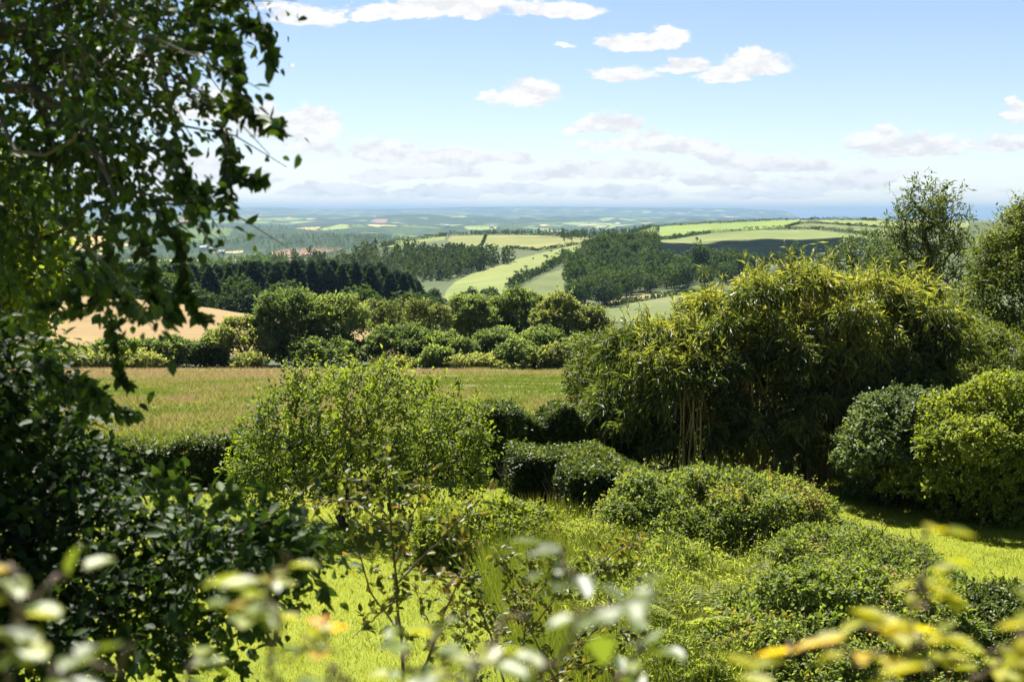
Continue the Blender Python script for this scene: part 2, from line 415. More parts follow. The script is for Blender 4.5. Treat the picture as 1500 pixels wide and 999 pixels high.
M = {}
M['frame_leaf'] = leaf_mat('frame_leaf', [(0, (.014, .032, .008)), (.55, (.030, .066, .013)), (1, (.075, .13, .022))], trans=.19, tcol=(1.6, 1.6, .6), rough=.46, spec=.4)
M['shrub_dark_leaf'] = leaf_mat('shrub_dark_leaf', [(0, (.012, .028, .010)), (.6, (.026, .058, .014)), (1, (.07, .12, .025))], trans=.24, tcol=(1.5, 1.5, .6), rough=.5, spec=.3)
M['apple_leaf'] = leaf_mat('apple_leaf', [(0, (.03, .055, .012)), (.5, (.085, .135, .03)), (1, (.165, .225, .05))], trans=.44, tcol=(1.5, 1.5, .5), rough=.45, spec=.4)
M['bamboo_leaf'] = leaf_mat('bamboo_leaf', [(0, (.02, .04, .014)), (.4, (.065, .10, .028)), (.7, (.165, .205, .055)), (1, (.31, .345, .09))], trans=.42, tcol=(1.3, 1.3, .6), rough=.40, spec=1.0)
M['hedge_leaf'] = leaf_mat('hedge_leaf', [(0, (.018, .034, .010)), (.6, (.042, .075, .018)), (1, (.12, .16, .035))], trans=.3, rough=.42, spec=.45)
M['grey_leaf'] = leaf_mat('grey_leaf', [(0, (.035, .06, .028)), (.5, (.075, .12, .05)), (1, (.16, .21, .085))], trans=.32, tcol=(1.3, 1.4, .6), rough=.42, spec=.5)
M['bright_leaf'] = leaf_mat('bright_leaf', [(0, (.04, .07, .014)), (.5, (.09, .14, .026)), (1, (.19, .245, .05))], trans=.42, tcol=(1.4, 1.4, .45), rough=.45)
M['mixed_leaf'] = leaf_mat('mixed_leaf', [(0, (.045, .07, .02)), (.5, (.105, .165, .048)), (.88, (.18, .24, .085)), (1, (.2, .15, .07))], trans=.42, tcol=(1.4, 1.4, .5))
M['red_leaf'] = leaf_mat('red_leaf', [(0, (.035, .05, .02)), (.4, (.075, .10, .038)), (.8, (.14, .165, .06)), (1, (.15, .12, .06))], trans=.36, tcol=(1.4, 1.2, .5))
M['rose_leaf'] = leaf_mat('rose_leaf', [(0, (.03, .05, .018)), (.5, (.07, .10, .03)), (.85, (.14, .16, .055)), (1, (.14, .105, .05))], trans=.36, tcol=(1.5, 1.4, .5), rough=.4, spec=.5)
M['near_leaf'] = leaf_mat('near_leaf', [(0, (.05, .085, .03)), (.5, (.11, .17, .05)), (.93, (.22, .26, .05)), (1, (.42, .24, .06))], trans=.4, tcol=(1.5, 1.4, .4), rough=.34, spec=.6)
M['yellow_leaf'] = leaf_mat('yellow_leaf', [(0, (.12, .16, .02)), (.5, (.24, .28, .03)), (.95, (.36, .36, .05)), (1, (.44, .34, .06))], trans=.45, tcol=(1.4, 1.3, .35), rough=.4, spec=.5)
M['row_leaf'] = leaf_mat('row_leaf', [(0, (.035, .058, .018)), (.5, (.075, .125, .052)), (1, (.165, .225, .10))], trans=.56, rough=.5, spec=.3, objvar=.2)
M['row_grey'] = leaf_mat('row_grey', [(0, (.06, .085, .04)), (.5, (.14, .18, .08)), (1, (.23, .27, .13))], trans=.48, rough=.55, objvar=.15)
M['ash_leaf'] = leaf_mat('ash_leaf', [(0, (.03, .05, .014)), (.5, (.065, .10, .026)), (1, (.13, .17, .04))], trans=.36, tcol=(1.4, 1.4, .5))
M['fern_leaf'] = leaf_mat('fern_leaf', [(0, (.08, .125, .035)), (.5, (.16, .22, .06)), (1, (.27, .32, .11))], trans=.46, tcol=(1.3, 1.35, .5))
M['grass'] = leaf_mat('grass_blade', [(0, (.06, .095, .012)), (.5, (.135, .18, .022)), (1, (.21, .245, .035))], trans=.43, tcol=(1.35, 1.35, .4), rough=.5, spec=.25)
M['tall_grass'] = leaf_mat('tall_grass_blade', [(0, (.06, .10, .018)), (.5, (.12, .175, .04)), (.8, (.19, .22, .075)), (1, (.27, .24, .12))], trans=.4, tcol=(1.3, 1.3, .5), rough=.5)
M['meadow_grass'] = leaf_mat('meadow_blade', [(0, (.09, .14, .018)), (.35, (.14, .175, .03)), (.6, (.22, .195, .10)), (1, (.26, .195, .145))], trans=.38, tcol=(1.25, 1.2, .8), rough=.6, spec=.2, warm=(1.15, 1.1, 1.))
M['conifer'] = leaf_mat('conifer_needles', [(0, (.012, .026, .014)), (.6, (.03, .055, .026)), (1, (.06, .09, .04))], trans=.34, rough=.7, spec=.05, objvar=.25, warm=(.9, .95, .95))
M['far_leaf'] = leaf_mat('far_leaf', [(0, (.02, .038, .013)), (.5, (.048, .078, .024)), (1, (.10, .14, .042))], trans=.285, rough=.7, spec=.1, objvar=.25, warm=(1.05, 1.05, .9))
M['far_conifer'] = leaf_mat('far_conifer', [(0, (.018, .036, .016)), (.5, (.04, .066, .024)), (1, (.10, .13, .04))], trans=.22, rough=.7, spec=.08, objvar=0, warm=(1, 1, 1))
M['bark'] = bark_mat('bark', (.035, .027, .02), (.09, .075, .06))
M['bark_dark'] = bark_mat('bark_dark', (.018, .014, .010), (.05, .04, .03))
M['bark_far'] = bark_mat('bark_far', (.03, .026, .02), (.07, .06, .05), 2)
M['culm'] = bark_mat('culm', (.16, .12, .035), (.34, .26, .10), 4)
M['twig_red'] = bark_mat('twig_red', (.06, .04, .025), (.13, .09, .05), 20)

M['lawn'] = ground_mat('lawn_soil', [(.3, (.10, .13, .010)), (.5, (.16, .19, .012)), (.7, (.20, .22, .02))], (.25, 2., 14.), bump=.3, bdist=.04)
M['meadow'] = ground_mat('meadow_soil', [(.30, (.12, .17, .025)), (.46, (.17, .19, .045)), (.6, (.23, .205, .09)), (.75, (.24, .185, .12))], (.09, .35, 3.), (.55, .3, .15), stretch=(.6, 1, 1), bump=.5, bdist=.3)
M['wheat'] = ground_mat('wheat_ears', [(.36, (.15, .10, .038)), (.5, (.205, .14, .055)), (.64, (.255, .18, .075))], (.02, .3, 1.6), (.35, .3, .35), stretch=(.35, 1.3, 1), rot=.25, bump=.6, bdist=.5)
M['rough'] = ground_mat('rough_pasture', [(.3, (.03, .045, .014)), (.5, (.05, .07, .02)), (.7, (.08, .09, .03))], (.01, .08, .6), bump=.3, bdist=.5)
def pasture_mat(name, a, b, c): return ground_mat(name, [(q, tuple(g * e for e, g in zip(f, (.82, .82, .66)))) for q, f in ((.40, a), (.5, b), (.59, c))], (.006, .035, .4), (.45, .35, .2), stretch=(1, .7, 1), bump=.2, bdist=.3)
M['past_bright'] = pasture_mat('pasture_bright', (.135, .175, .048), (.165, .205, .058), (.20, .225, .075))
M['past_olive'] = pasture_mat('pasture_olive', (.15, .165, .05), (.185, .195, .065), (.25, .235, .10))
M['past_green'] = pasture_mat('pasture_green', (.13, .19, .042), (.165, .23, .052), (.21, .26, .08))
M['past_mid'] = pasture_mat('pasture_mid', (.11, .15, .04), (.15, .185, .055), (.20, .215, .085))
M['past_dark'] = pasture_mat('pasture_dark', (.085, .11, .035), (.11, .14, .045), (.15, .165, .07))
M['past_straw'] = pasture_mat('pasture_straw', (.28, .25, .12), (.34, .29, .15), (.40, .33, .17))
M['plain'] = plain_mat('far_fields')
M['sea'] = bpy.data.materials.new('sea_water'); _nt, _N = nodes_of(M['sea'])
_pb = _N('ShaderNodeBsdfPrincipled'); _pb.inputs['Base Color'].default_value = (.05, .10, .16, 1); _pb.inputs['Roughness'].default_value = .35
_nt.links.new(_pb.outputs[0], _N('ShaderNodeOutputMaterial').inputs['Surface'])
M['cow'] = simple_mat('cow_hide', (.03, .022, .018)); M['fleece'] = simple_mat('fleece', (.6, .57, .5))
M['house_wall'] = simple_mat('house_wall', (.75, .73, .68)); M['house_roof'] = simple_mat('house_roof', (.10, .10, .12))

# ------------------------------------------------------------------ ground, cut into fields
PASTURES = [   # outline in the photograph, distance range, material, label
 ([(648, 440), (655, 424), (668, 412), (690, 402), (735, 388), (760, 379), (800, 369), (835, 361), (865, 355), (862, 363), (832, 372), (818, 385), (800, 395), (765, 412), (745, 424), (720, 440)], 640, 1180, 'past_bright', 'bright yellow green sloping pasture dotted with cattle'),
 ([(655, 352), (662, 346), (760, 344.5), (862, 348), (866, 354), (830, 360), (790, 367), (745, 363), (700, 360), (665, 358)], 1010, 1590, 'past_olive', 'pale olive hilltop field above the bright cattle pasture'),
 ([(560, 357), (618, 346), (650, 343), (652, 352), (600, 358), (570, 363)], 1100, 1595, 'past_mid', 'narrow green hilltop strip beside the conifer wooded hill'),
 ([(760, 425), (800, 402), (830, 392), (870, 388), (880, 405), (850, 420), (820, 440), (770, 445)], 640, 1000, 'past_dark', 'dull green rough slope below the bright cattle pasture'),
 ([(945, 352), (985, 351), (1040, 342), (1100, 337.5), (1190, 336.5), (1255, 344), (1300, 352), (1300, 400), (1160, 400), (1060, 398), (975, 384), (955, 372)], 980, 1640, 'past_mid', 'large olive green hillside pasture below a long dark hedge'),
 ([(935, 350), (928, 340), (960, 331), (1040, 325), (1110, 322.5), (1165, 321), (1185, 324), (1150, 333), (1100, 336.5), (1040, 341), (985, 349)], 1380, 1960, 'past_green', 'bright green field along the top of the far hill'),
 ([(1150, 333.5), (1172, 328), (1190, 327), (1250, 331), (1330, 336), (1330, 345), (1250, 341), (1190, 336)], 1450, 1900, 'past_dark', 'dark green wedge field between two hill hedges'),
 ([(1186, 325), (1210, 322), (1300, 322), (1420, 324), (1420, 336), (1330, 335), (1250, 330)], 1550, 2000, 'past_bright', 'bright green strip field near the sea skyline'),
 ([(893, 440), (925, 431), (972, 428), (968, 434), (930, 440), (896, 446)], 560, 800, 'past_straw', 'small straw coloured field beside the dark lower wood'),
 ([(880, 470), (884, 449), (930, 443), (980, 434), (1060, 425), (1100, 470)], 380, 760, 'past_dark', 'dark green valley field just left of the bamboo top'),
 ([(945, 415), (960, 402), (985, 398), (1000, 403), (975, 412)], 640, 1000, 'past_green', 'small green clearing inside the dark far wood'),
]
def build_ground():
    us = np.concatenate([np.linspace(-.95, -.42, 60)[:-1], np.linspace(-.42, .42, 760), np.linspace(.42, .95, 60)[1:]])
    Ys = np.concatenate([np.exp(np.linspace(math.log(3), math.log(100), 110))[:-1], np.exp(np.linspace(math.log(100), math.log(2300), 560))[:-1], np.exp(np.linspace(math.log(2300), math.log(36000), 330))])
    U, Y = np.meshgrid(us, Ys); X = U * Y; Z = gz(X, Y)
    nr, nc = X.shape
    V = np.stack([X, Y, Z], -1).reshape(-1, 3)
    idx = np.arange(nr * nc).reshape(nr, nc)
    Q = np.stack([idx[:-1, :-1], idx[:-1, 1:], idx[1:, 1:], idx[1:, :-1]], -1).reshape(-1, 4)
    fc = V[Q].mean(1)
    # where the face appears in the photograph's own coordinates (used to trace field outlines onto the land)
    vv = (fc[:, 2] - CAMZ) / fc[:, 1]; b = (vv * CP + SP) / (CP - vv * SP)
    py = CY - b * FPX; px = CX + fc[:, 0] / fc[:, 1] * (CP + b * SP) * FPX
    reg = np.full(len(Q), -1)
    y = fc[:, 1]
    edge = 34 + .4 * N1(fc[:, 0] * .3, 3.)
    reg[y < edge] = 100
    reg[(y >= edge) & (y < 122.5)] = 101
    reg[(y >= 122.5) & (y < 2300)] = 103
    reg[(y >= 138) & (y < 330) & (px < 600) & (px > -500)] = 102
    reg[y >= 2300] = 104
    for i, (poly, y0, y1, m, lab) in enumerate(PASTURES):
        reg[(y > y0) & (y < y1) & inpoly(px, py, poly)] = i
    def emit(code, name, mat, label, cat):
        q = Q[reg == code]
        if not len(q): print('empty region', code); return
        vs, inv = np.unique(q, return_inverse=True)
        mb = MB(); mb.add(V[vs], quads=inv.reshape(-1, 4))
        return tag(mb.build(name, M[mat], smooth=True), label, cat, kind='structure')
    emit(100, 'lawn', 'lawn', 'short sunlit yellow green garden lawn', 'lawn')
    emit(101, 'meadow', 'meadow', 'pinkish brown and green grass meadow beyond the garden hedge', 'meadow')
    emit(102, 'wheat_field', 'wheat', 'golden ripe wheat field behind the hedgerow', 'field')
    emit(103, 'valley', 'rough', 'rough green valley land under the woods', 'valley')
    emit(104, 'plain', 'plain', 'hazy blue patchwork of far fields and woods', 'plain')
    for i, (poly, y0, y1, m, lab) in enumerate(PASTURES): emit(i, 'pasture', m, lab, 'field')
    mb = MB()   # ground under and behind the viewpoint
    mb.add([(-120, -60, 0), (120, -60, 0), (120, 3, 0), (-120, 3, 0)], quads=[(0, 1, 2, 3)])
    mb.add([(-120, 3, -.004), (-2.85, 3, -.004), (-34.2, 36, -.3), (-120, 36, -.3)], quads=[(0, 1, 2, 3)])
    mb.add([(120, 3, -.004), (2.85, 3, -.004), (34.2, 36, -.3), (120, 36, -.3)], quads=[(0, 3, 2, 1)])
    tag(mb.build('lawn', M['lawn']), 'garden lawn around the viewpoint', 'lawn', kind='structure')
    mb = MB(); mb.add([(-45000, 17000, -104), (60000, 17000, -104), (60000, 62000, -104), (-45000, 62000, -104)], quads=[(0, 1, 2, 3)])
    tag(mb.build('sea', M['sea']), 'pale hazy strip of sea on the horizon', 'sea', kind='structure')
build_ground()

# ------------------------------------------------------------------ grass (uncountable)
def blades(mb, r, P, h, w, tint, lean=.35):
    n = len(P); a = r.uniform(0, 2 * PI, n); s = np.stack([np.cos(a), np.sin(a), 0 * a], 1)
    d = np.stack([r.normal(0, lean, n), r.normal(0, lean, n), np.ones(n)], 1)
    h = np.broadcast_to(h, (n,))[:, None]; w = np.broadcast_to(w, (n,))[:, None]
    V = np.stack([P - s * w * .5, P + s * w * .5, P + d * h], 1)
    mb.add(V, tris=np.arange(n * 3).reshape(-1, 3), tt=np.clip(tint, 0, 1))

def lawn_grass():
    r = R(11); n = 420000
    Y = np.sqrt(r.uniform(14 ** 2, 34 ** 2, n)); X = r.uniform(-.55, .52, n) * Y
    t = .48 + .3 * N1(X * .5, Y * .5) + .22 * N2(X * 2.3, Y * 2.3) + r.normal(0, .2, n)
    mb = MB(); P = np.stack([X, Y, gz(X, Y) - .004], 1)
    blades(mb, r, P, r.uniform(.03, .075, n), r.uniform(.006, .012, n), t, .5)
    tag(mb.build('lawn_grass', M['grass']), 'short bright grass blades of the lawn', 'grass', kind='stuff')
lawn_grass()

def meadow_grass():
    r = R(12); n = 560000
    Y = 34.5 + (121.5 - 34.5) * r.uniform(0, 1, n) ** 1.15; X = r.uniform(-.60, .24, n) * Y
    pxx = X / Y * FPX + CX
    # reddish seed heads dominate on the left and along the far edge, short green on the right
    brown = .44 + .34 * N1(X * .16, Y * .10) + .26 * N2(X * .5, Y * .25) - .42 * np.clip((pxx - 520) / 140, 0, 1) + .55 * np.clip((Y - 98) / 14, 0, 1) - .3 * np.clip((52 - Y) / 12, 0, 1)
    t = np.clip(brown, .04, .92) + r.normal(0, .16, n)
    h = np.where(t > .4, r.uniform(.14, .3, n), r.uniform(.06, .15, n))
    mb = MB(); P = np.stack([X, Y, gz(X, Y) - .01], 1)
    blades(mb, r, P, h, r.uniform(.025, .06, n), t, .8)
    tag(mb.build('meadow_grass', M['meadow_grass']), 'tall meadow grass with reddish brown seed heads', 'grass', kind='stuff')
meadow_grass()

def border_grass():
    r = R(13); n = 90000
    px = r.uniform(700, 1180, n); py = r.uniform(775, 1040, n)
    keep = inpoly(px, py, [(735, 800), (790, 770), (860, 790), (920, 830), (1000, 850), (1120, 880), (1160, 930), (1150, 1040), (780, 1040), (760, 930), (700, 860)])
    u, v = uv(px[keep], py[keep]); Y = -CAMZ / v; Y = Y - .5
    X = u * Y; n = len(X)
    mb = MB(); P = np.stack([X, Y, gz(X, Y)], 1)
    t = .38 + .25 * N1(X, Y) + r.normal(0, .2, n)
    blades(mb, r, P, r.uniform(.3, .95, n), r.uniform(.008, .016, n), t, .3)
    # feathery tufts on the shrub mound's crest
    n = 800; px = 1000 + 160 * r.uniform(0, 1, n); px = px + 14 * np.sin(px * .21); Y = r.uniform(24.6, 25.6, n); u, _ = uv(px, 740)
    P = np.stack([u * Y, Y, .2 + 0 * Y], 1)
    blades(mb, r, P, r.uniform(.9, 1.45, n) * (1 - .35 * np.clip((px - 1090) / 80, 0, 1)), r.uniform(.008, .014, n), .5 + r.normal(0, .2, n), .16)
    tag(mb.build('border_grass', M['tall_grass']), 'tall wild grass growing in the garden border', 'grass', kind='stuff')
border_grass()

# ------------------------------------------------------------------ garden plants
def plant(name, label, cat, base, lobes, seed, leaf, bark, nclus, m, L, ll, lw, ntarg=60, rtip=.004, rmax=.06, trunk=(), group=None,
          depth=.14, low=-.6, tint=.5, tvar=.16, young=.25, stem='stems', crown='foliage', sides=4, zmin=None, spread=.9, droop=.12, up=.6, kind='leaf', bump=.14, bs=2.2, alpha=.35, wig=.14, lift=0., extra=None, tshift=None, fill=0, rmin=0., axup=.35, axr=.45, p_=2., plume=None, plow=-.3, stray=0, slen=.45):
    r = R(seed); base = np.asarray(base, float)
    root = empty(name, base, label, cat, group)
    big = lobes
    if plume: lobes = plumes(r, big, plume[0], plume[1], plow)
    P, O = shell(r, lobes, nclus, depth, max(low, -.2) if plume else low, zmin, bump if not plume else .1, bs, p_=p_)
    if plume:
        k = nclus // 3; P2, O2 = shell(r, big, k, .1, low, zmin, bump, bs); P = np.concatenate([P, P2]); O = np.concatenate([O, O2])
    if fill:
        Pi = inside(r, big, fill, .85); P = np.concatenate([P, Pi]); O = np.concatenate([O, unit(r.normal(0, 1, Pi.shape) + [0, 0, .3])])
        if zmin is not None:
            ok = P[:, 2] > (zmin(P[:, 0], P[:, 1]) if callable(zmin) else zmin); P, O = P[ok], O[ok]
    A = unit(O + np.array([0, 0, axup]) + r.normal(0, axr, O.shape))
    # leaf colour differs from shoot to shoot: fresh shoots paler, older darker
    nz = SineNoise(seed + 7, 3)
    tc = tint + tvar * nz(*(P * 1.1 / max(L * 3, .1)).T) + r.normal(0, tvar * .5, len(P))
    if tshift is not None: tc = tc + tshift(P)
    mb = MB(); sprays(mb, r, P, A, m, L, ll, lw, tc, young=young, spread=spread, droop=droop, up=up, kind=kind)
    if extra: extra(mb, r)
    wb = MB()
    if stray:
        k = np.where(O[:, 2] > .1)[0]; k = r.choice(k, stray); up_ = unit(O[k] * .5 + [0, 0, .9] + r.normal(0, .35, (stray, 3))); ln_ = slen * r.uniform(.4, 1.3, (stray, 1))
        sprays(mb, r, P[k], up_ * (ln_ / slen), 12, slen, ll * .85, lw * .8, tc[k] + .2, young=.3, spread=.8, droop=.05, up=up, jit=.03, kind=kind)
        tubes(mb, np.stack([P[k] - up_ * .1, P[k] + up_ * ln_ * .5, P[k] + up_ * ln_], 1), np.broadcast_to([.006, .004, .0015], (stray, 3)), 4, .2)
    T = P[r.choice(len(P), min(ntarg, len(P)), replace=False)]
    nd, par = skeleton(base, T, alpha, trunk)
    wood(wb, r, nd, par, rtip, rmax, sides=sides, wig=wig, lift=lift, rmin=rmin)
    wb.build(stem, M[bark], root, base)
    mb.build(crown, M[leaf], root, base)
    return root

def gp(px, Y):
    u, _ = uv(px, 700); return np.array([u * Y, Y, float(gz(u * Y, Y))])

# -- apple tree in the middle of the lawn
def apple():
    Y = 26.9
    lob = lobes_px([(430, 650, Y, 95, 70, 1.2), (520, 610, Y + .2, 105, 62, 1.3), (600, 635, Y, 95, 72, 1.3), (650, 680, Y + .1, 70, 48, 1.0), (390, 690, Y - .2, 55, 42, .9), (480, 690, Y - .4, 80, 45, .9), (570, 585, Y + .3, 62, 42, .8), (560, 700, Y - .2, 90, 40, 1.), (455, 590, Y, 45, 50, .6), (670, 640, Y, 45, 45, .7)])
    b = at(505, 770, Y); b[2] = 0
    f = at(512, 728, Y); g1 = at(470, 715, Y - .1); g2 = at(552, 706, Y + .1)
    def shoots(mb, r):   # upright water shoots above the crown
        for px, py0, py1 in [(445, 560, 520), (470, 555, 512), (432, 585, 548), (535, 565, 540), (575, 560, 540), (610, 570, 542), (655, 600, 575), (690, 620, 590), (400, 620, 575), (500, 570, 545), (630, 585, 556)]:
            a, c = at(px, py0 + 25, Y), at(px + r.uniform(-12, 12), py1, Y)
            n = 34; t = np.linspace(0, 1, n)[:, None]; P = a + (c - a) * t + r.normal(0, .03, (n, 3))
            add_leaves(mb, P, unit(c - a) * .5 + r.normal(0, .6, (n, 3)), r.normal(0, .4, (n, 3)) + [0, 0, .6], r.uniform(.05, .1, n), r.uniform(.03, .055, n), .65 + r.normal(0, .15, n))
    plant('apple_tree', 'low spreading apple tree with crooked trunk standing on the lawn', 'tree', b, lob, 21, 'apple_leaf', 'bark_dark', 1180, 15, .28, .088, .047,
          ntarg=520, rtip=.0055, rmax=.15, trunk=[f], depth=.24, low=-.95, stem='trunk', crown='crown', sides=6, tint=.45, young=.25, extra=shoots, alpha=.25, wig=.2, fill=330, bump=.32, bs=3, stray=70, slen=.5)
apple()

# -- clipped garden hedge along the meadow
def hedge(name, label, pxs, tops, Y, seed, nclus, thick=.7, leaf='hedge_leaf', ll=.075, lw=.045, group=None, m=9, ragged=.08, cat='hedge'):
    r = R(seed); pxs = np.array(pxs, float); tops = np.array(tops, float); Y = np.broadcast_to(np.asarray(Y, float), pxs.shape)
    u, v = uv(pxs, tops); X = u * Y; zt = CAMZ + v * Y; zb = gz(X, Y)
    s = r.uniform(0, 1, nclus) * (len(pxs) - 1); i = np.clip(s.astype(int), 0, len(pxs) - 2); f = s - i
    lerp = lambda a: a[i] * (1 - f) + a[i + 1] * f
    cx, cy, top, bot = lerp(X), lerp(Y), lerp(zt), lerp(zb)
    top = top + ragged * N1(cx * 2.1, cy * 2.1 + seed) + ragged * .6 * N2(cx * 6, cy)
    face = r.choice(4, nclus, p=[.42, .34, .14, .10]); ends = face == 3
    s = np.where(ends, np.where(r.uniform(0, 1, nclus) < .5, r.uniform(0, .06, nclus), len(pxs) - 1 - r.uniform(0, .06, nclus)), s); i = np.clip(s.astype(int), 0, len(pxs) - 2); f = s - i; sgn = np.where(s < 1, -1., 1.)
    cx, cy, top, bot = lerp(X), lerp(Y), lerp(zt), lerp(zb); top = top + ragged * N1(cx * 2.1, cy * 2.1 + seed) + ragged * .6 * N2(cx * 6, cy)
    hgt = r.uniform(.0, 1, nclus)
    dx = np.gradient(X)[i]; dy = np.gradient(Y)[i]; nx, ny = unit(np.stack([dy, -dx], 1)).T
    off = np.where(face == 0, 1., np.where(face == 2, -1., r.uniform(-1, 1, nclus)))
    z = np.where(face == 1, top, bot + (top - bot) * hgt)
    dep = np.abs(r.normal(0, .07, nclus))
    k = off * thick / 2 * np.where(face == 1, 1, 1 + .1 * N3(cx * 3, z * 3) - dep)
    P = np.stack([cx + nx * k, cy + ny * k, z - np.where(face == 1, dep, 0)], 1)
    O = np.stack([nx * np.where(face == 1, 0, off) + ends * sgn * -ny, ny * np.where(face == 1, 0, off) + ends * sgn * nx, np.where(face == 1, 1., .15)], 1)
    A = unit(O + [0, 0, .3] + r.normal(0, .5, O.shape))
    base = np.array([X.mean(), Y.mean(), zb.mean()])
    root = empty(name, base, label, cat, group)
    mb = MB(); tc = .42 + .16 * N2(cx * 1.7, z * 3 + cy) + np.where(face == 1, .32, 0) + r.normal(0, .1, nclus)  # top leaves tinted lighter, sunlit hedge top put into the colour
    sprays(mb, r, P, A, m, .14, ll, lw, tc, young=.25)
    # twiggy dense heart of the hedge
    wb = MB(); n = int(len(pxs) * 60)
    s = r.uniform(0, 1, n) * (len(pxs) - 1); i = np.clip(s.astype(int), 0, len(pxs) - 2); f = s - i
    a = np.stack([lerp(X), lerp(Y), lerp(zb)], 1) + r.normal(0, .08, (n, 3)) * [1, 1, 0]
    bb = a.copy(); bb[:, 2] = lerp(zt) - .1; bb[:, :2] += r.normal(0, thick * .22, (n, 2))
    mid = (a + bb) / 2 + r.normal(0, .06, (n, 3))
    tubes(wb, np.stack([a, mid, bb], 1), np.broadcast_to([.016, .011, .004], (n, 3)), 4)
    wb.build('stems', M['bark_dark'], root, base); mb.build('foliage', M[leaf], root, base)
    return root
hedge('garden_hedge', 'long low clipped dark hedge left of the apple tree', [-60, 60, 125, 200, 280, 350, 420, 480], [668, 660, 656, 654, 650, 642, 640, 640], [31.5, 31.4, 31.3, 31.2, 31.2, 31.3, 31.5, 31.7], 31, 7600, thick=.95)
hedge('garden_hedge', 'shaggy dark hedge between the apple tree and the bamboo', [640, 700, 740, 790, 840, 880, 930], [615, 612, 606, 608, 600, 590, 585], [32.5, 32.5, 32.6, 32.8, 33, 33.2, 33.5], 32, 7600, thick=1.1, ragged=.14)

# -- shrubs of the garden
zg = lambda x, y: gz(x, y) + .03
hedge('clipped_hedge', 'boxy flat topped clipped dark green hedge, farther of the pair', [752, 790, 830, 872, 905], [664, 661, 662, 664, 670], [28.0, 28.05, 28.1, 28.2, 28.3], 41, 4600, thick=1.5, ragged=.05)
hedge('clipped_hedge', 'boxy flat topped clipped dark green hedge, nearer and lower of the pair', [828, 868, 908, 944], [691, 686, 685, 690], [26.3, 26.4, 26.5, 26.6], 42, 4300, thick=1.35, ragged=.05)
plant('garden_shrub', 'pale grey green leafy shrub left of the bright rounded one', 'shrub', gp(1310, 29), lobes_px([(1312, 640, 29, 50, 48, .9), (1358, 665, 29.2, 50, 58, .9), (1285, 660, 28.9, 36, 40, .7), (1325, 695, 29, 62, 50, .9)]), 43, 'grey_leaf', 'bark_dark', 4200, 10, .16, .075, .045, zmin=zg, low=-.95, depth=.12, ntarg=110, tint=.55, plume=(60, .42), plow=-.6, axr=.6, stray=50, slen=.35)
plant('garden_shrub', 'big rounded bright green shrub on the right lawn edge', 'shrub', gp(1440, 28), lobes_px([(1420, 658, 28, 66, 62, 1.1), (1475, 650, 28.1, 70, 66, 1.1), (1445, 700, 28, 86, 60, 1.1), (1540, 665, 28, 60, 70, 1.1), (1400, 710, 28, 52, 48, .9), (1500, 712, 27.9, 75, 52, 1.)]), 44, 'bright_leaf', 'bark_dark', 8200, 10, .17, .075, .045, zmin=zg, low=-.95, depth=.12, ntarg=140, tint=.55, bump=.1, plume=(90, .48), plow=-.6, axr=.6, stray=70, slen=.35)
plant('shrub_mound', 'broad sunlit mound of mixed shrubs in the border', 'shrub', gp(1040, 24.6), lobes_px([(960, 765, 24.8, 72, 50, .9), (1040, 768, 24.6, 85, 62, 1.), (1120, 775, 24.5, 78, 56, 1.), (925, 790, 24.6, 40, 45, .8), (1180, 795, 24.3, 55, 38, .9), (1040, 800, 24.3, 130, 45, 1.1)]), 45, 'mixed_leaf', 'twig_red', 6000, 10, .17, .07, .036, zmin=zg, low=-.9, depth=.15, ntarg=160, tint=.5, tvar=.2, bump=.2, bs=3, plume=(110, .3), axr=.7, stray=220, slen=.4)
plant('low_shrub', 'low wide spreading dull green shrub by the right lawn', 'shrub', gp(1280, 21.8), lobes_px([(1200, 838, 22, 58, 32, .9), (1270, 838, 22.3, 70, 30, 1.), (1330, 850, 22, 46, 28, .8), (1240, 865, 21.4, 95, 28, .9)]), 46, 'mixed_leaf', 'twig_red', 5200, 9, .15, .06, .032, zmin=zg, low=-.8, depth=.13, ntarg=140, tint=.42, tvar=.2, bump=.18, bs=3, plume=(70, .26), axr=.7, stray=200, slen=.3)
plant('garden_shrub', 'small yellow green leafy shrub right of the apple tree shadow', 'shrub', gp(735, 24.2), lobes_px([(690, 800, 24.2, 55, 40, .7), (745, 792, 24.4, 62, 36, .8), (795, 795, 24.5, 40, 32, .7), (735, 822, 24, 80, 34, .8)]), 47, 'bright_leaf', 'twig_red', 2600, 9, .16, .085, .04, zmin=zg, low=-.8, depth=.16, ntarg=90, tint=.62, bump=.2, plume=(50, .26), axr=.7, stray=60, slen=.4)
plant('leafy_shrub', 'glossy leaved shrub below the ferns at lower right', 'shrub', gp(1240, 17.6), lobes_px([(1160, 930, 17.6, 80, 55, .8), (1245, 925, 17.8, 90, 60, .9), (1330, 935, 17.8, 80, 58, .9), (1130, 985, 17, 80, 50, .8), (1240, 990, 17, 140, 60, 1.)]), 48, 'mixed_leaf', 'twig_red', 4600, 10, .15, .065, .036, zmin=zg, low=-.8, depth=.16, ntarg=130, tint=.6, bump=.18, bs=3, plume=(70, .28), axr=.7, stray=90, slen=.35)
plant('leafy_shrub', 'dark ragged shrub in the bottom right corner', 'shrub', gp(1430, 18.5), lobes_px([(1410, 935, 18.6, 70, 42, .9), (1490, 930, 18.8, 55, 42, .8), (1440, 985, 18, 105, 52, .9)]), 49, 'hedge_leaf', 'twig_red', 3600, 10, .16, .065, .036, zmin=zg, low=-.8, depth=.18, ntarg=110, tint=.6, bump=.2, bs=3, plume=(60, .3), axr=.7, stray=60, slen=.35)
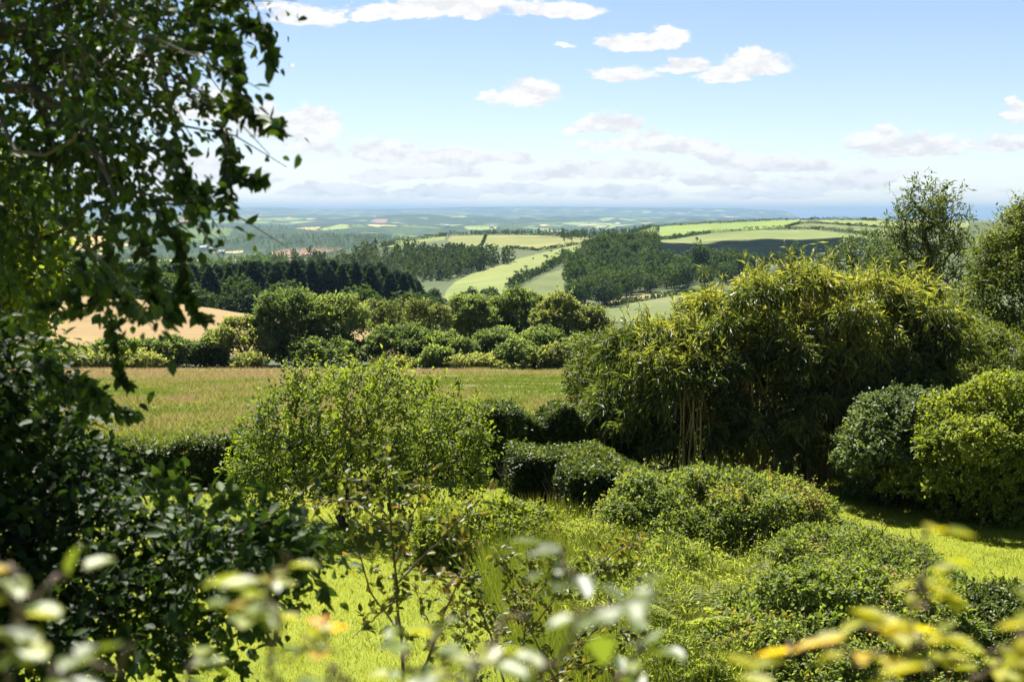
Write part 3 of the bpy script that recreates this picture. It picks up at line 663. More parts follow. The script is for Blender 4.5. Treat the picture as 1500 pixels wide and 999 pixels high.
plant('weed_clump', 'tangled green weeds between the tall grass and the ferns', 'plant', gp(930, 19.6), lobes_px([(890, 880, 20, 60, 40, .7), (960, 880, 20.3, 65, 42, .8), (1010, 850, 21.3, 60, 40, .8), (900, 940, 18.6, 70, 50, .7), (990, 935, 18.8, 70, 52, .8)]), 50, 'fern_leaf', 'twig_red', 3000, 10, .2, .09, .022, zmin=zg, low=-.7, depth=.2, ntarg=110, tint=.42, bump=.22, bs=3, stray=160, slen=.5)

for _i, (_lab, _px, _Y, _lob) in enumerate([
    ('tangle of pale weeds between the sunlit mound and the low shrub', 1140, 22.6, [(1120, 850, 22.6, 60, 34, .7), (1175, 845, 22.8, 50, 30, .7)]),
    ('loose pale weeds in front of the nearer clipped hedge', 905, 23.4, [(880, 815, 23.4, 55, 34, .7), (935, 825, 23.2, 50, 34, .7)]),
    ('light green weeds among the ferns at the lower right', 1090, 19.8, [(1060, 905, 19.8, 60, 36, .7), (1125, 900, 20, 55, 36, .7)]),
    ('pale weeds at the foot of the glossy leaved shrub', 1020, 16.9, [(960, 985, 17, 70, 40, .7), (1050, 1000, 16.8, 60, 40, .6)])]):
    plant('weed_clump', _lab, 'plant', gp(_px, _Y), lobes_px(_lob), 160 + _i, 'fern_leaf', 'twig_red', 1500, 10, .2, .085, .022, zmin=zg, low=-.5, depth=.25, ntarg=60, tint=.5, bump=.3, bs=3, kind='quad', stray=110, slen=.5, tvar=.2)

def fern(label, px, py, Y, seed, h=1.2, nf=16):
    r = R(seed); b = gp(px, Y)
    root = empty('fern', b, label, 'fern', 'ferns in the border')
    mb, wb = MB(), MB()
    for k in range(nf):
        a = r.uniform(0, 2 * PI); out = np.array([math.cos(a), math.sin(a), 0]); Lf = h * r.uniform(.8, 1.25)
        t = np.linspace(0, 1, 30)[:, None]
        P = b + out * (Lf * .62 * t ** 1.5) + np.array([0, 0, 1.]) * (Lf * (1.05 * t - .42 * t ** 2.4))
        tubes(wb, P[None], (.006 * (1 - t.T * .8)), 4)
        tan = unit(np.gradient(P, axis=0)); side = unit(np.cross(tan, [0, 0, 1.]) + 1e-6); nn = np.cross(side, tan)
        w = np.sin(PI * np.clip(t[:, 0], .05, 1) ** .8) * .24 * Lf + .015
        j = slice(5, None)
        for sgn in (1, -1):
            D = side * sgn + tan * .35 - np.array([0, 0, .25])
            for q in range(3):   # each pinna as three overlapping leaflets
                add_leaves(mb, P[j] + unit(D[j]) * (w[j] * q * .28)[:, None], D[j] + r.normal(0, .12, D[j].shape), nn[j] + r.normal(0, .15, nn[j].shape), w[j] * (.55 - .1 * q), w[j] * .10 + .006, .55 + r.normal(0, .15) + r.normal(0, .06, len(D[j])), kind='quad', fold=.1)
    wb.build('stems', M['twig_red'], root, b); mb.build('fronds', M['fern_leaf'], root, b)
for i, (px, Y, h, nf, lab) in enumerate([
    (1030, 18.2, 1.35, 20, 'tallest pale fern in the middle of the border'), (1085, 18.8, 1.25, 18, 'pale fern just right of the tallest fern'),
    (985, 17.6, 1.1, 16, 'fern left of the tallest fern above the tall weeds'), (1130, 19.6, 1.1, 16, 'pale fern below the shrub mound'),
    (1050, 16.9, 1.0, 15, 'fern at the bottom edge below the tallest fern'), (1075, 20.6, 1.05, 14, 'farthest fern close under the sunlit shrub mound')]):
    fern(lab, px, 900, Y, 300 + i, h, nf)

# -- bamboo
def bamboo():
    r = R(61); b = gp(1135, 33)
    root = empty('bamboo', b, 'huge arching bamboo clump with yellow tipped leaves and dark base', 'bamboo')
    lob = lobes_px([(1155, 482, 33.5, 115, 72, 2.2), (1065, 515, 33, 95, 65, 1.9), (985, 565, 32.6, 78, 75, 1.7), (1250, 495, 33.6, 105, 72, 2.), (1325, 492, 34, 52, 56, 1.7), (950, 612, 32.3, 36, 74, 1.2), (1105, 600, 33, 165, 100, 2.1), (1240, 590, 33.4, 115, 105, 2.), (1320, 590, 33.8, 45, 80, 1.6)])
    mb, wb = MB(), MB()
    pl = plumes(r, lob, 210, .40, -.5, .55, .35)
    P, O = shell(r, pl, 9500, .12, -.12, zg, .1, 2.6)
    P2, O2 = shell(r, lob, 3500, .1, -.85, zg, .14, 2.6); P2 = P2 - O2 * .3
    P = np.concatenate([P, P2]); O = np.concatenate([O, O2])
    gap = (np.abs(P[:, 0] - at(1014, 640, 31.)[0] - .02) < .42) & (P[:, 1] < 32.4) & (P[:, 2] < 2.1)   # the gap where bare canes show
    P, O = P[~gap], O[~gap]
    out = O * [1, 1, .5]
    A = unit(out * .9 + np.array([0, 0, .1]) + r.normal(0, .45, O.shape))
    nz = SineNoise(66, 3)
    # young yellow-green top shoots, older green below; sunlight on clump tops tinted in too
    tc = .47 + .16 * nz(*(P * 1.3).T) + .40 * np.clip((O[:, 2] - .15) * 1.2, 0, 1) * np.clip((P[:, 2] - 2.2) / 1.8, 0, 1) + r.normal(0, .09, len(P))
    sprays(mb, r, P, A, 9, .3, .23, .034, tc, spread=.55, droop=.55, up=.5, kind='quad', fold=.2, curl=.25, tj=.1, wob=.4)
    # upright leafy tips
    top = P[(O[:, 2] > .5) & (P[:, 2] > 2.4)]; top = top[r.choice(len(top), 260)]
    n = len(top); m = 16; t = np.linspace(0, 1, m)
    lean = unit(np.stack([r.normal(0, .3, n), r.normal(0, .3, n), np.ones(n)], 1))
    hh = r.uniform(.2, .8, n)
    Q = top[:, None] + lean[:, None] * (hh[:, None] * t)[..., None]
    D = lean[:, None] * .55 + r.normal(0, .55, (n, m, 3))
    add_leaves(mb, Q.reshape(-1, 3), D.reshape(-1, 3), r.normal(0, .5, (n * m, 3)) + [0, 0, .5], r.uniform(.14, .24, n * m), .032, (.72 + r.normal(0, .12, (n, m))).ravel(), kind='quad', curl=.2)
    tubes(wb, np.stack([top, top + lean * hh[:, None] * .5, top + lean * hh[:, None]], 1), np.broadcast_to([.008, .006, .003], (n, 3)), 4)
    # culms
    n = 210; tips, _ = shell(r, lob[:5], n, .1, -.1)
    bx = b[0] + (tips[:, 0] - b[0]) * .62 + r.normal(0, .25, n); by = b[1] + (tips[:, 1] - b[1]) * .55 + r.normal(0, .3, n)
    B = np.stack([bx, by, gz(bx, by)], 1); t = np.linspace(0, 1, 8)[None, :, None]
    path = B[:, None] + (tips - B)[:, None] * np.concatenate([t ** 1.8, t ** 1.8, 1 - (1 - t) ** 1.25], -1)
    tubes(wb, path, .019 * (1 - .75 * t[..., 0]) * np.ones((n, 1)), 5)
    for px, top_ in [(996, 560), (1000, 545), (1005, 552), (1008, 540), (1013, 566), (1018, 545), (1023, 555), (1029, 548), (1034, 570)]:   # bare pale canes in front
        a = at(px + r.uniform(-8, 6), 700, 30.7); a[2] = gz(a[0], a[1]); c = at(px + 3 + r.uniform(-4, 4), top_, 31.1)
        w_ = r.uniform(.55, 1.1); tubes(wb, np.stack([a, a * .66 + c * .34 + [r.normal(0, .03), r.normal(0, .05), 0], a * .33 + c * .67 + [r.normal(0, .05), r.normal(0, .05), 0], c + [r.normal(0, .08), 0, 0]])[None], np.array([[.026, .023, .019, .013]]) * w_, 6)
    wb.build('culms', M['culm'], root, b); mb.build('foliage', M['bamboo_leaf'], root, b)
bamboo()

# ------------------------------------------------------------------ the leafy frame around the viewpoint
def frame_tree():
    r = R(71); b = np.array([-3.6, 6.2, 0.])
    root = empty('broadleaf_tree', b, 'dark leafy tree with drooping branches framing the upper left', 'tree')
    spec = [(30, 60, 6.4, 130, 110, .9), (130, 90, 6.0, 110, 110, .9), (215, 60, 5.6, 80, 75, .7), (60, 220, 6.2, 130, 110, .9), (160, 240, 5.7, 90, 110, .8), (200, 320, 5.4, 55, 75, .6), (30, 295, 6.0, 75, 75, .8), (-90, 200, 6.2, 160, 260, 1.1), (100, -80, 6.2, 200, 130, 1.2)]
    lob = lobes_px(spec)
    hi = [(np.array([-3.2, 7.6, 9.6]), np.array([2.2, 2.2, 1.9])), (np.array([-1.7, 8.6, 9.3]), np.array([1.5, 1.6, 1.2])), (np.array([-4.6, 6.6, 8.2]), np.array([1.8, 1.8, 2.0]))]  # unseen upper crown, added to keep the leaves below in shade
    # twigs that hang out into the sky and over the wheat, traced one by one
    twigs = [[(250, 20), (300, 30), (345, 25), (372, 35), (392, 55), (400, 95)], [(300, 90), (340, 100), (345, 130), (350, 155)], [(255, 130), (310, 155), (350, 165), (385, 178), (408, 190)],
             [(300, 170), (318, 200), (325, 240), (350, 262), (383, 264)], [(310, 200), (322, 260), (322, 285), (335, 310)], [(215, 200), (255, 245), (265, 290), (295, 325)], [(230, 250), (285, 280), (300, 300)],
             [(200, 300), (240, 350), (262, 400), (265, 440), (300, 470)], [(170, 330), (205, 400), (215, 440), (250, 468)], [(140, 350), (140, 410), (128, 445), (105, 460)], [(90, 380), (100, 430), (60, 450)], [(190, 400), (230, 445), (265, 465)],
             [(250, 10), (290, -5), (330, 2), (360, -3)], [(205, 80), (270, 60), (330, 60), (350, 75)], [(130, 420), (160, 445), (185, 452), (215, 460)],
             [(110, 380), (150, 480), (165, 530), (180, 560)], [(60, 560), (110, 570), (140, 590), (200, 612)], [(40, 560), (100, 585), (160, 605)], [(20, 540), (60, 555), (120, 570), (150, 590)]]
    P, O = shell(r, lob, 620, .4, -1, None, .35, 4.); Ph, Oh = shell(r, hi, 760, .4, -1, None, .2)
    Pin = inside(r, lob, 260, .8)
    mb, wb = MB(), MB()
    allP = np.concatenate([P, Pin, Ph]); allO = np.concatenate([O, unit(r.normal(0, 1, Pin.shape)), Oh])
    A = unit(allO * .6 + [.2, -.1, -.25] + r.normal(0, .6, allO.shape))
    tc = .42 + .14 * N1(*(allP.T * 1.5)[:2], allP[:, 2] * 1.5) + r.normal(0, .1, len(allP))
    big = np.arange(len(allP)) < len(P) + len(Pin)
    sprays(mb, r, allP[big], A[big], 11, .26, .047, .031, tc[big], spread=.8, droop=.35, up=.55, fold=.12, curl=.18, young=.2)
    sprays(mb, r, allP[~big], A[~big], 12, .4, .10, .07, tc[~big], spread=.8, droop=.35, up=.7, fold=.12, curl=.18)
    # loose hanging sprigs on the open side of the crown
    Ps, Os = shell(r, lob, 150, .1, -1, None, .3); As = unit(np.array([.75, -.1, -.35]) + r.normal(0, .45, Ps.shape)); k = Ps[:, 0] / Ps[:, 1] > -.33
    sprays(mb, r, Ps[k], As[k], 16, .55, .048, .032, .5 + r.normal(0, .12, k.sum()), spread=.7, droop=.35, up=.5, jit=.05, fold=.12, curl=.2)
    tubes(wb, np.stack([Ps[k], Ps[k] + As[k] * .28 - [0, 0, .02], Ps[k] + As[k] * .5 - [0, 0, .12]], 1), np.broadcast_to([.005, .003, .0015], (int(k.sum()), 3)), 4)
    T = np.concatenate([P[r.choice(len(P), 220)], Ph[r.choice(len(Ph), 120)]])
    nd, par = skeleton(b, T, .35, trunk=[b + [.05, .0, 2.2], b + [.2, .05, 4.4], b + [.3, .2, 6.4], b + [.45, .5, 8.0]])
    wood(wb, r, nd, par, .005, .17, sides=7, wig=.08, power=.5, sub=4)
    for tw in twigs:
        tw = np.array(tw, float); Yt = r.uniform(4.9, 5.5) if tw[:, 1].max() < 480 else r.uniform(5.4, 6)
        k = np.linspace(0, len(tw) - 1, 14); X = np.interp(k, np.arange(len(tw)), tw[:, 0]); Yp = np.interp(k, np.arange(len(tw)), tw[:, 1])
        pts = at(X, Yp, Yt) + r.normal(0, .008, (14, 3)); pts[:, 1] += np.linspace(.25, 0, 14)
        tubes(wb, pts[None], np.linspace(.006, .0018, 14)[None], 5)
        n = int(18 + .34 * np.abs(np.diff(tw, axis=0)).sum()); f = np.sort(r.uniform(.05, 1, n)) * 13; i = np.clip(f.astype(int), 0, 12); g = (f - i)[:, None]
        Q = pts[i] * (1 - g) + pts[i + 1] * g; Q[-1] = pts[-1]
        D = (pts[i + 1] - pts[i]); D = unit(D) * .7 + r.normal(0, .65, Q.shape) + [0, 0, -.25]
        add_leaves(mb, Q, D, r.normal(0, .6, Q.shape) + [0, -.3, .5], r.uniform(.04, .068, n), r.uniform(.026, .044, n), .5 + r.normal(0, .2, n), curl=.2)
    wb.build('trunk', M['bark'], root, b); mb.build('crown', M['frame_leaf'], root, b)
frame_tree()

def frame_shrub():
    r = R(72); b = np.array([-2.6, 7.2, 0.])
    lob = lobes_px([(20, 650, 7, 85, 85, .8), (120, 810, 7, 110, 75, .8), (240, 838, 6.8, 105, 62, .7), (330, 822, 6.7, 85, 52, .6), (60, 820, 6.8, 130, 100, .8), (200, 860, 6.7, 130, 70, .7), (390, 815, 6.5, 60, 45, .45), (80, 940, 6.4, 130, 80, .7), (-80, 760, 7, 120, 220, .9), (250, 920, 6.5, 70, 45, .5), (10, 560, 6.9, 40, 60, .5)])
    root = empty('tall_shrub', b, 'dark leafy shrub filling the lower left corner', 'shrub')
    mb, wb = MB(), MB()
    P, O = shell(r, lob, 900, .25, -1, None, .18); Pin = inside(r, lob, 420, .85)
    allP = np.concatenate([P, Pin]); allO = np.concatenate([O, unit(r.normal(0, 1, Pin.shape) + [0, 0, .3])])
    A = unit(allO + [.35, 0, .15] + r.normal(0, .5, allO.shape))
    tc = .40 + .15 * N2(*(allP.T * 1.5)[:2], allP[:, 2] * 1.5) + r.normal(0, .1, len(allP))
    sprays(mb, r, allP, A, 13, .24, .062, .042, tc, spread=.85, droop=.2, up=.8, fold=.1, curl=.15, young=.25)
    # leafy shoots that stand out of the mass
    for tw in [[(240, 760), (236, 725), (228, 690)], [(275, 765), (268, 720), (262, 680)], [(300, 760), (330, 735), (345, 722)], [(380, 800), (430, 820), (475, 860), (480, 875)], [(330, 850), (375, 900), (395, 940)], [(170, 900), (185, 950), (190, 985)], [(400, 770), (440, 800), (470, 800)], [(350, 780), (400, 760), (425, 775)], [(60, 620), (70, 575), (85, 560)], [(80, 640), (120, 600), (140, 575)]]:
        tw = np.array(tw, float); k = np.linspace(0, len(tw) - 1, 10); pts = at(np.interp(k, np.arange(len(tw)), tw[:, 0]), np.interp(k, np.arange(len(tw)), tw[:, 1]), 6.3)
        tubes(wb, pts[None], np.linspace(.006, .002, 10)[None], 5)
        n = 24; i = r.integers(1, 9, n); Q = pts[i] + r.normal(0, .01, (n, 3)); D = unit(pts[i + 1] - pts[i]) * .8 + r.normal(0, .6, Q.shape)
        add_leaves(mb, Q, D, r.normal(0, .6, Q.shape) + [0, -.3, .4], r.uniform(.055, .09, n), r.uniform(.035, .058, n), .68 + r.normal(0, .12, n))
    nd, par = skeleton(b, P[r.choice(len(P), 260, replace=False)], .3, trunk=[b + [.0, -.05, 1.6], b + [.1, -.1, 3.0]])
    wood(wb, r, nd, par, .004, .07, sides=6, wig=.1, sub=4)
    wb.build('stems', M['bark'], root, b); mb.build('foliage', M['shrub_dark_leaf'], root, b)
frame_shrub()

plant('broadleaf_tree', 'sunlit pale green tree peeping out at the left edge', 'tree', np.array([-6.0, 16.2, 0.]), lobes_px([(20, 400, 16, 45, 55, 1.), (40, 365, 16.3, 30, 40, .8), (-40, 400, 16, 70, 110, 1.4), (15, 470, 16, 32, 50, .8), (-30, 300, 16, 60, 70, 1.2), (35, 430, 16, 28, 40, .7)]), 73, 'bright_leaf', 'bark', 2000, 9, .25, .085, .055, ntarg=160, rmax=.12, depth=.25, low=-1, stem='trunk', crown='crown', tint=.5, zmin=None, trunk=[np.array([-5.95, 16.2, 1.8]), np.array([-5.9, 16.1, 3.4])])

# -- spindly rose in the middle foreground, and blurred sprays under the viewpoint
def spindly(name, label, seed, b, paths, Yt, leaf, ll, lw, per, rad0=.016, jit=.35, cat='shrub', flat=0.):
    r = R(seed); b = np.asarray(b, float); root = empty(name, b, label, cat); mb, wb = MB(), MB()
    for tw in paths:
        tw = np.array(tw, float); K = 18; k = np.linspace(0, len(tw) - 1, K)
        pts = at(np.interp(k, np.arange(len(tw)), tw[:, 0]), np.interp(k, np.arange(len(tw)), tw[:, 1]), Yt + r.uniform(-.3, .3))
        pts = pts + np.cumsum(r.normal(0, .006, (K, 3)), 0)
        start = pts[0]
        if start[2] > .3 and len(tw) and tw[0, 1] > 995:   # carry the stem on down to the ground
            n0 = 6; t = np.linspace(0, 1, n0)[:-1, None]; pts = np.concatenate([b + (start - b) * t ** np.array([1.6, 1.6, 1.]), pts])
        n = len(pts); tubes(wb, pts[None], np.linspace(rad0 if tw[0, 1] > 995 else rad0 * .5, .0025, n)[None], 6)
        q = pts[-K:]; length = np.linalg.norm(np.diff(q, axis=0), axis=1).sum(); nl = max(6, int(per * length))
        f = np.sort(r.uniform(.12, 1, nl)) * (K - 1); i = np.clip(f.astype(int), 0, K - 2); g = (f - i)[:, None]
        Q = q[i] * (1 - g) + q[i + 1] * g
        side = unit(r.normal(0, 1, (nl, 3)) + [0, 0, .1]); Q2 = Q + side * r.uniform(.0, jit * .3, (nl, 1))
        for kk in range(3 if not flat else 2):
            D = (side + r.normal(0, .5, Q.shape)) * [1, 1, 1 - flat]
            add_leaves(mb, Q2 + side * .02 * kk, D, r.normal(0, .45 - .25 * flat, Q.shape) + [0, 0, .8 + flat], r.uniform(.7, 1.2, nl) * ll, r.uniform(.8, 1.2, nl) * lw, .5 + .25 * np.repeat(r.normal(0, 1), nl) + r.normal(0, .2, nl))
    wb.build('stems', M['twig_red'], root, b); mb.build('foliage', M[leaf], root, b)
    return root
spindly('rose_bush', 'tall spindly rose with bare reddish stems and small leaves', 81, (-.75, 9.3, 0), [
    [(590, 1010), (580, 900), (572, 800), (560, 700), (555, 655)], [(575, 830), (600, 760), (612, 710), (620, 690)], [(570, 780), (520, 740), (470, 735), (440, 745)], [(585, 930), (540, 870), (515, 800), (505, 720)],
    [(582, 880), (545, 905), (510, 930)], [(580, 860), (640, 800), (680, 760), (700, 730)], [(605, 1010), (640, 930), (670, 860), (690, 790)], [(572, 760), (530, 700), (490, 690)], [(640, 930), (620, 900), (600, 850)], [(670, 860), (640, 840), (615, 830)]],
    9.2, 'rose_leaf', .062, .036, 34)
spindly('rose_bush', 'bushy reddish leaved rose left of the tall border weeds', 82, (.35, 12.3, 0), [
    [(760, 1010), (770, 930), (780, 860), (770, 800)], [(770, 930), (820, 870), (870, 830), (930, 825)], [(800, 1010), (850, 940), (900, 880), (960, 850)], [(740, 1010), (720, 930), (700, 870), (690, 830)], [(780, 880), (740, 830), (720, 800)], [(850, 940), (900, 930), (950, 940)], [(720, 930), (680, 900), (650, 880)], [(780, 1010), (830, 980), (880, 960), (930, 980)], [(770, 900), (800, 840), (830, 800)], [(700, 1010), (690, 960), (670, 920)], [(820, 1010), (790, 960), (760, 900), (740, 860)], [(870, 830), (910, 800), (940, 790)]],
    12.2, 'rose_leaf', .068, .04, 62)
spindly('climbing_shrub', 'out of focus pale leaves at the lower left below the viewpoint', 83, (-.35, 1.45, 0), [
    [(420, 1010), (400, 960), (390, 910), (380, 870)], [(330, 1010), (310, 985), (280, 975)], [(400, 960), (430, 930), (455, 925)], [(20, 1010), (30, 930), (50, 860), (70, 840)], [(20, 960), (15, 900), (5, 850)], [(60, 1010), (100, 985), (170, 960)], [(390, 930), (350, 890), (340, 870)]],
    1.4, 'near_leaf', .036, .023, 5, rad0=.003, jit=.05, flat=.8)
spindly('climbing_shrub', 'out of focus leaves at the bottom centre below the viewpoint', 84, (.05, 1.55, 0), [
    [(690, 1010), (670, 985), (650, 960), (640, 955)], [(690, 1010), (720, 980), (740, 965)], [(760, 1010), (800, 975), (850, 985), (900, 990)], [(560, 1010), (530, 990), (500, 985)], [(780, 1000), (810, 940), (850, 890), (880, 882)], [(850, 890), (845, 865), (835, 850)], [(620, 1010), (610, 990), (640, 950)], [(930, 1010), (950, 985), (960, 975)]],
    1.5, 'near_leaf', .04, .025, 5, rad0=.003, jit=.05, flat=.8)
spindly('climbing_shrub', 'out of focus yellow and orange leaves at the bottom right', 85, (.55, 1.55, 0), [
    [(1330, 1010), (1300, 960), (1250, 945), (1180, 950), (1120, 975)], [(1330, 990), (1360, 940), (1380, 880), (1400, 830)], [(1400, 1010), (1440, 950), (1470, 910), (1500, 905)], [(1300, 960), (1220, 980), (1140, 985)], [(1440, 960), (1500, 880), (1540, 870)], [(1390, 860), (1360, 835), (1350, 830)], [(1320, 970), (1310, 930), (1260, 920)]],
    1.5, 'yellow_leaf', .042, .021, 4, rad0=.003, jit=.05, flat=.8)

# ------------------------------------------------------------------ trees behind the bamboo on the right
def auto_lobes(r, x0, x1, y0, y1, Y, n=6, depth=None, dome=True):
    hw, hh = (x1 - x0) / 2, (y1 - y0) / 2; cx, cy = (x0 + x1) / 2, (y0 + y1) / 2; k = Y / FPX
    d = depth if depth else hw * k * .8
    L = [(cx, cy + hh * .1, Y, hw * .68, hh * .78, d * .8)]
    for i in range(n):
        a = PI * (i + r.uniform(.2, .8)) / n if dome else r.uniform(0, 2 * PI)
        rr = r.uniform(.4, .72); s = r.uniform(.28, .52)
        L.append((cx + math.cos(a) * hw * rr, cy - math.sin(a) * hh * rr + hh * .05, Y + r.uniform(-.5, .5) * d, hw * s, hh * s, d * r.uniform(.4, .7)))
    for i in range(2):
        L.append((cx + r.uniform(-.5, .5) * hw, cy + hh * r.uniform(.3, .55), Y - d * .3, hw * .5, hh * .42, d * .5))
    return lobes_px(L)

plant('ash_tree', 'tall airy many stemmed ash tree behind the bamboo', 'tree', gp(1345, 60), lobes_px([(1352, 308, 60, 30, 30, 1.2), (1384, 318, 60, 20, 38, 1.), (1325, 345, 60, 26, 34, 1.), (1368, 372, 60, 38, 36, 1.2), (1402, 358, 60, 15, 40, .8), (1312, 388, 60, 28, 28, 1.), (1350, 420, 60, 45, 28, 1.2)]), 91, 'ash_leaf', 'bark', 560, 13, .6, .24, .07, ntarg=240, rtip=.014, rmax=.16, depth=.5, low=-1, stem='trunk', crown='crown', tint=.45, bump=.45, stray=26, slen=1.1, alpha=.12, sides=5, droop=.3, zmin=None, kind='quad', trunk=[gp(1345, 60) + [0, 0, 2.2]])
plant('garden_tree', 'yellow green leafy tree cut by the right edge', 'tree', gp(1490, 46), lobes_px([(1500, 338, 46, 14, 34, .6), (1482, 390, 46, 28, 36, .9), (1462, 445, 46, 32, 42, 1.1), (1505, 440, 46, 45, 66, 1.3), (1442, 500, 45, 26, 42, 1.), (1495, 512, 45, 50, 52, 1.3), (1540, 390, 46, 30, 60, 1.)]), 92, 'ash_leaf', 'bark', 2400, 11, .45, .17, .06, ntarg=180, rtip=.01, rmax=.14, depth=.3, low=-1, stem='trunk', crown='crown', tint=.58, bump=.3, zmin=None, kind='quad', plume=(60, .5), plow=-.6, axr=.6, stray=40, slen=.8)
plant('garden_shrub', 'loose pale shrub against the hill just left of the ash tree', 'shrub', gp(1245, 57), lobes_px([(1225, 385, 57, 26, 25, .8), (1260, 375, 57, 32, 30, .9), (1205, 395, 57, 18, 18, .6), (1285, 385, 57, 30, 35, .9), (1250, 430, 57, 60, 50, 1.2)]), 93, 'grey_leaf', 'bark', 700, 12, .4, .16, .06, ntarg=90, depth=.35, low=-.8, tint=.5, kind='quad', bump=.3)
plant('garden_shrub', 'yellowish bush between the bamboo and the right edge tree', 'shrub', gp(1430, 40), lobes_px([(1425, 505, 40, 32, 40, 1.), (1450, 540, 39, 42, 36, 1.), (1490, 560, 38, 50, 36, 1.), (1410, 560, 39, 34, 45, 1.)]), 94, 'ash_leaf', 'bark', 2200, 10, .3, .11, .045, ntarg=90, depth=.2, low=-.8, tint=.55, kind='quad', bump=.2, plume=(60, .4), plow=-.6, axr=.6)
plant('garden_shrub', 'light green loose shrub just left of the bamboo clump', 'shrub', gp(872, 42), lobes_px([(880, 530, 42, 32, 40, .9), (860, 560, 41, 28, 34, .8), (895, 575, 41, 32, 40, .9)]), 95, 'ash_leaf', 'bark', 1300, 10, .3, .11, .05, ntarg=80, depth=.2, low=-.9, tint=.55, kind='quad', bump=.22)

# ------------------------------------------------------------------ hedgerow at the far edge of the meadow
ROW = [  # name, label, x0, x1, top, Y, leaf, clusters, lobes
 ('bramble', 'low grey green bramble thicket at the extreme left behind the dark foliage', -120, 50, 507, 123.8, 'row_grey', 1200, 8),
 ('bramble', 'low grey green bramble thicket at the left meadow edge', 40, 150, 506, 123.5, 'row_grey', 900, 7),
 ('bramble', 'low grey bramble thicket below the dark rounded bushes', 130, 245, 508, 123.6, 'row_grey', 900, 7),
 ('hedgerow_bush', 'small green bush against the wheat at far left', 62, 140, 506, 126, 'row_leaf', 700, 5),
 ('hedgerow_bush', 'dark rounded bush against the wheat, leftmost dark one', 132, 218, 492, 126.5, 'row_leaf', 1100, 6),
 ('hedgerow_bush', 'dark rounded bush below the wheat field crest', 205, 290, 490, 126.2, 'row_leaf', 1100, 6),
 ('hedgerow_bush', 'dark bush left of the pale tall bush', 270, 335, 494, 125.6, 'row_leaf', 800, 5),
 ('hedgerow_bush', 'pale tall bush left of the big round hedgerow tree', 298, 412, 462, 126.5, 'row_grey', 1700, 7),
 ('hedgerow_tree', 'big round crowned hedgerow tree with dark trunk', 364, 470, 419, 128, 'row_leaf', 2200, 8),
 ('hedgerow_tree', 'round hedgerow tree touching the big one on its right', 438, 538, 424, 128.5, 'row_leaf', 2000, 8),
 ('hedgerow_bush', 'tiny pale bush on the meadow edge under the big tree', 340, 384, 518, 123, 'row_grey', 420, 4),
 ('hedgerow_bush', 'wide dark bush under the ivy covered trees', 526, 640, 468, 126, 'row_leaf', 1900, 7),
 ('hedgerow_bush', 'olive bush right of the wide dark bush', 612, 705, 482, 127, 'row_leaf', 1300, 6),
 ('hedgerow_tree', 'broad round tree in the middle of the hedgerow', 656, 742, 424, 150, 'row_leaf', 2300, 7),
 ('hedgerow_tree', 'dense domed tree right of the broad round tree', 718, 806, 416, 152, 'row_leaf', 2300, 7),
 ('hedgerow_tree', 'pale green tree at the right end of the hedgerow', 778, 858, 430, 136, 'row_grey', 2100, 7),
 ('hedgerow_tree', 'pale leaning tree behind the left side of the bamboo', 836, 892, 440, 137, 'row_grey', 1200, 6),
 ('hedgerow_bush', 'dark bush below the broad round tree', 690, 765, 478, 129, 'row_leaf', 1100, 6),
 ('hedgerow_bush', 'dark bush below the dense domed tree', 750, 830, 474, 129.5, 'row_leaf', 1200, 6),
 ('hedgerow_bush', 'green bush below the pale tree at the right end', 815, 880, 490, 129, 'row_leaf', 900, 6),
 ('hedgerow_bush', 'leafy light bush on the meadow edge, below the olive bush', 618, 668, 506, 123.2, 'row_leaf', 620, 5),
 ('bramble', 'grey green bramble on the meadow edge between two light bushes', 655, 742, 519, 123.3, 'row_grey', 700, 6),
 ('hedgerow_bush', 'light green bush with pointed top on the meadow edge', 728, 792, 497, 123.4, 'row_leaf', 760, 5),
 ('bramble', 'low grey bramble strip at the right meadow edge', 690, 800, 524, 122.9, 'row_grey', 700, 6),
 ('hedgerow_bush', 'grey twiggy bush near the right end of the meadow edge', 792, 842, 502, 123, 'row_grey', 650, 5),
 ('hedgerow_bush', 'light green bush at the right end of the meadow edge', 826, 880, 500, 122.8, 'row_leaf', 760, 5),
 ('bramble', 'pale bramble patch under the wide dark bush', 540, 620, 520, 123.1, 'row_grey', 600, 6),
 ('hedgerow_bush', 'dark bush filling the gap under the big round tree', 400, 540, 490, 125, 'row_leaf', 1500, 7),
]
def hedgerow():
    for i, (name, label, x0, x1, top, Y, leaf, ncl, nl) in enumerate(ROW):
        r = R(400 + i); cx = (x0 + x1) / 2
        b = gp(cx, Y); tree = name == 'hedgerow_tree'
        zb = b[2]; pyb = HORIZON + (CAMZ - zb) / Y * FPX
        lob = auto_lobes(r, x0 + 7, x1 - 7, top + (12 if tree else 12), pyb - (2 if not tree else 14), Y, nl)
        nz = zg
        plant(name, label, 'tree' if tree else 'bush', b, lob, 500 + i, leaf, 'bark_far', int(ncl * .8), 8, .45, .27, .17, ntarg=70 if tree else 36, rtip=.025, rmax=.28 if tree else .08,
              trunk=[b + [0, 0, 1.3]] if tree else (), group='trees of the meadow hedgerow' if tree else 'bushes of the meadow hedgerow', depth=.16, low=-.9 if not tree else -.6, stem='trunk' if tree else 'stems', crown='crown' if tree else 'foliage', zmin=nz, kind='quad', bump=.25, bs=3, tint=.64, tvar=.18, plume=(64 if tree else 34, .62 if tree else .5), plow=-.7, axr=.6, stray=34 if tree else 18, slen=.9)
hedgerow()
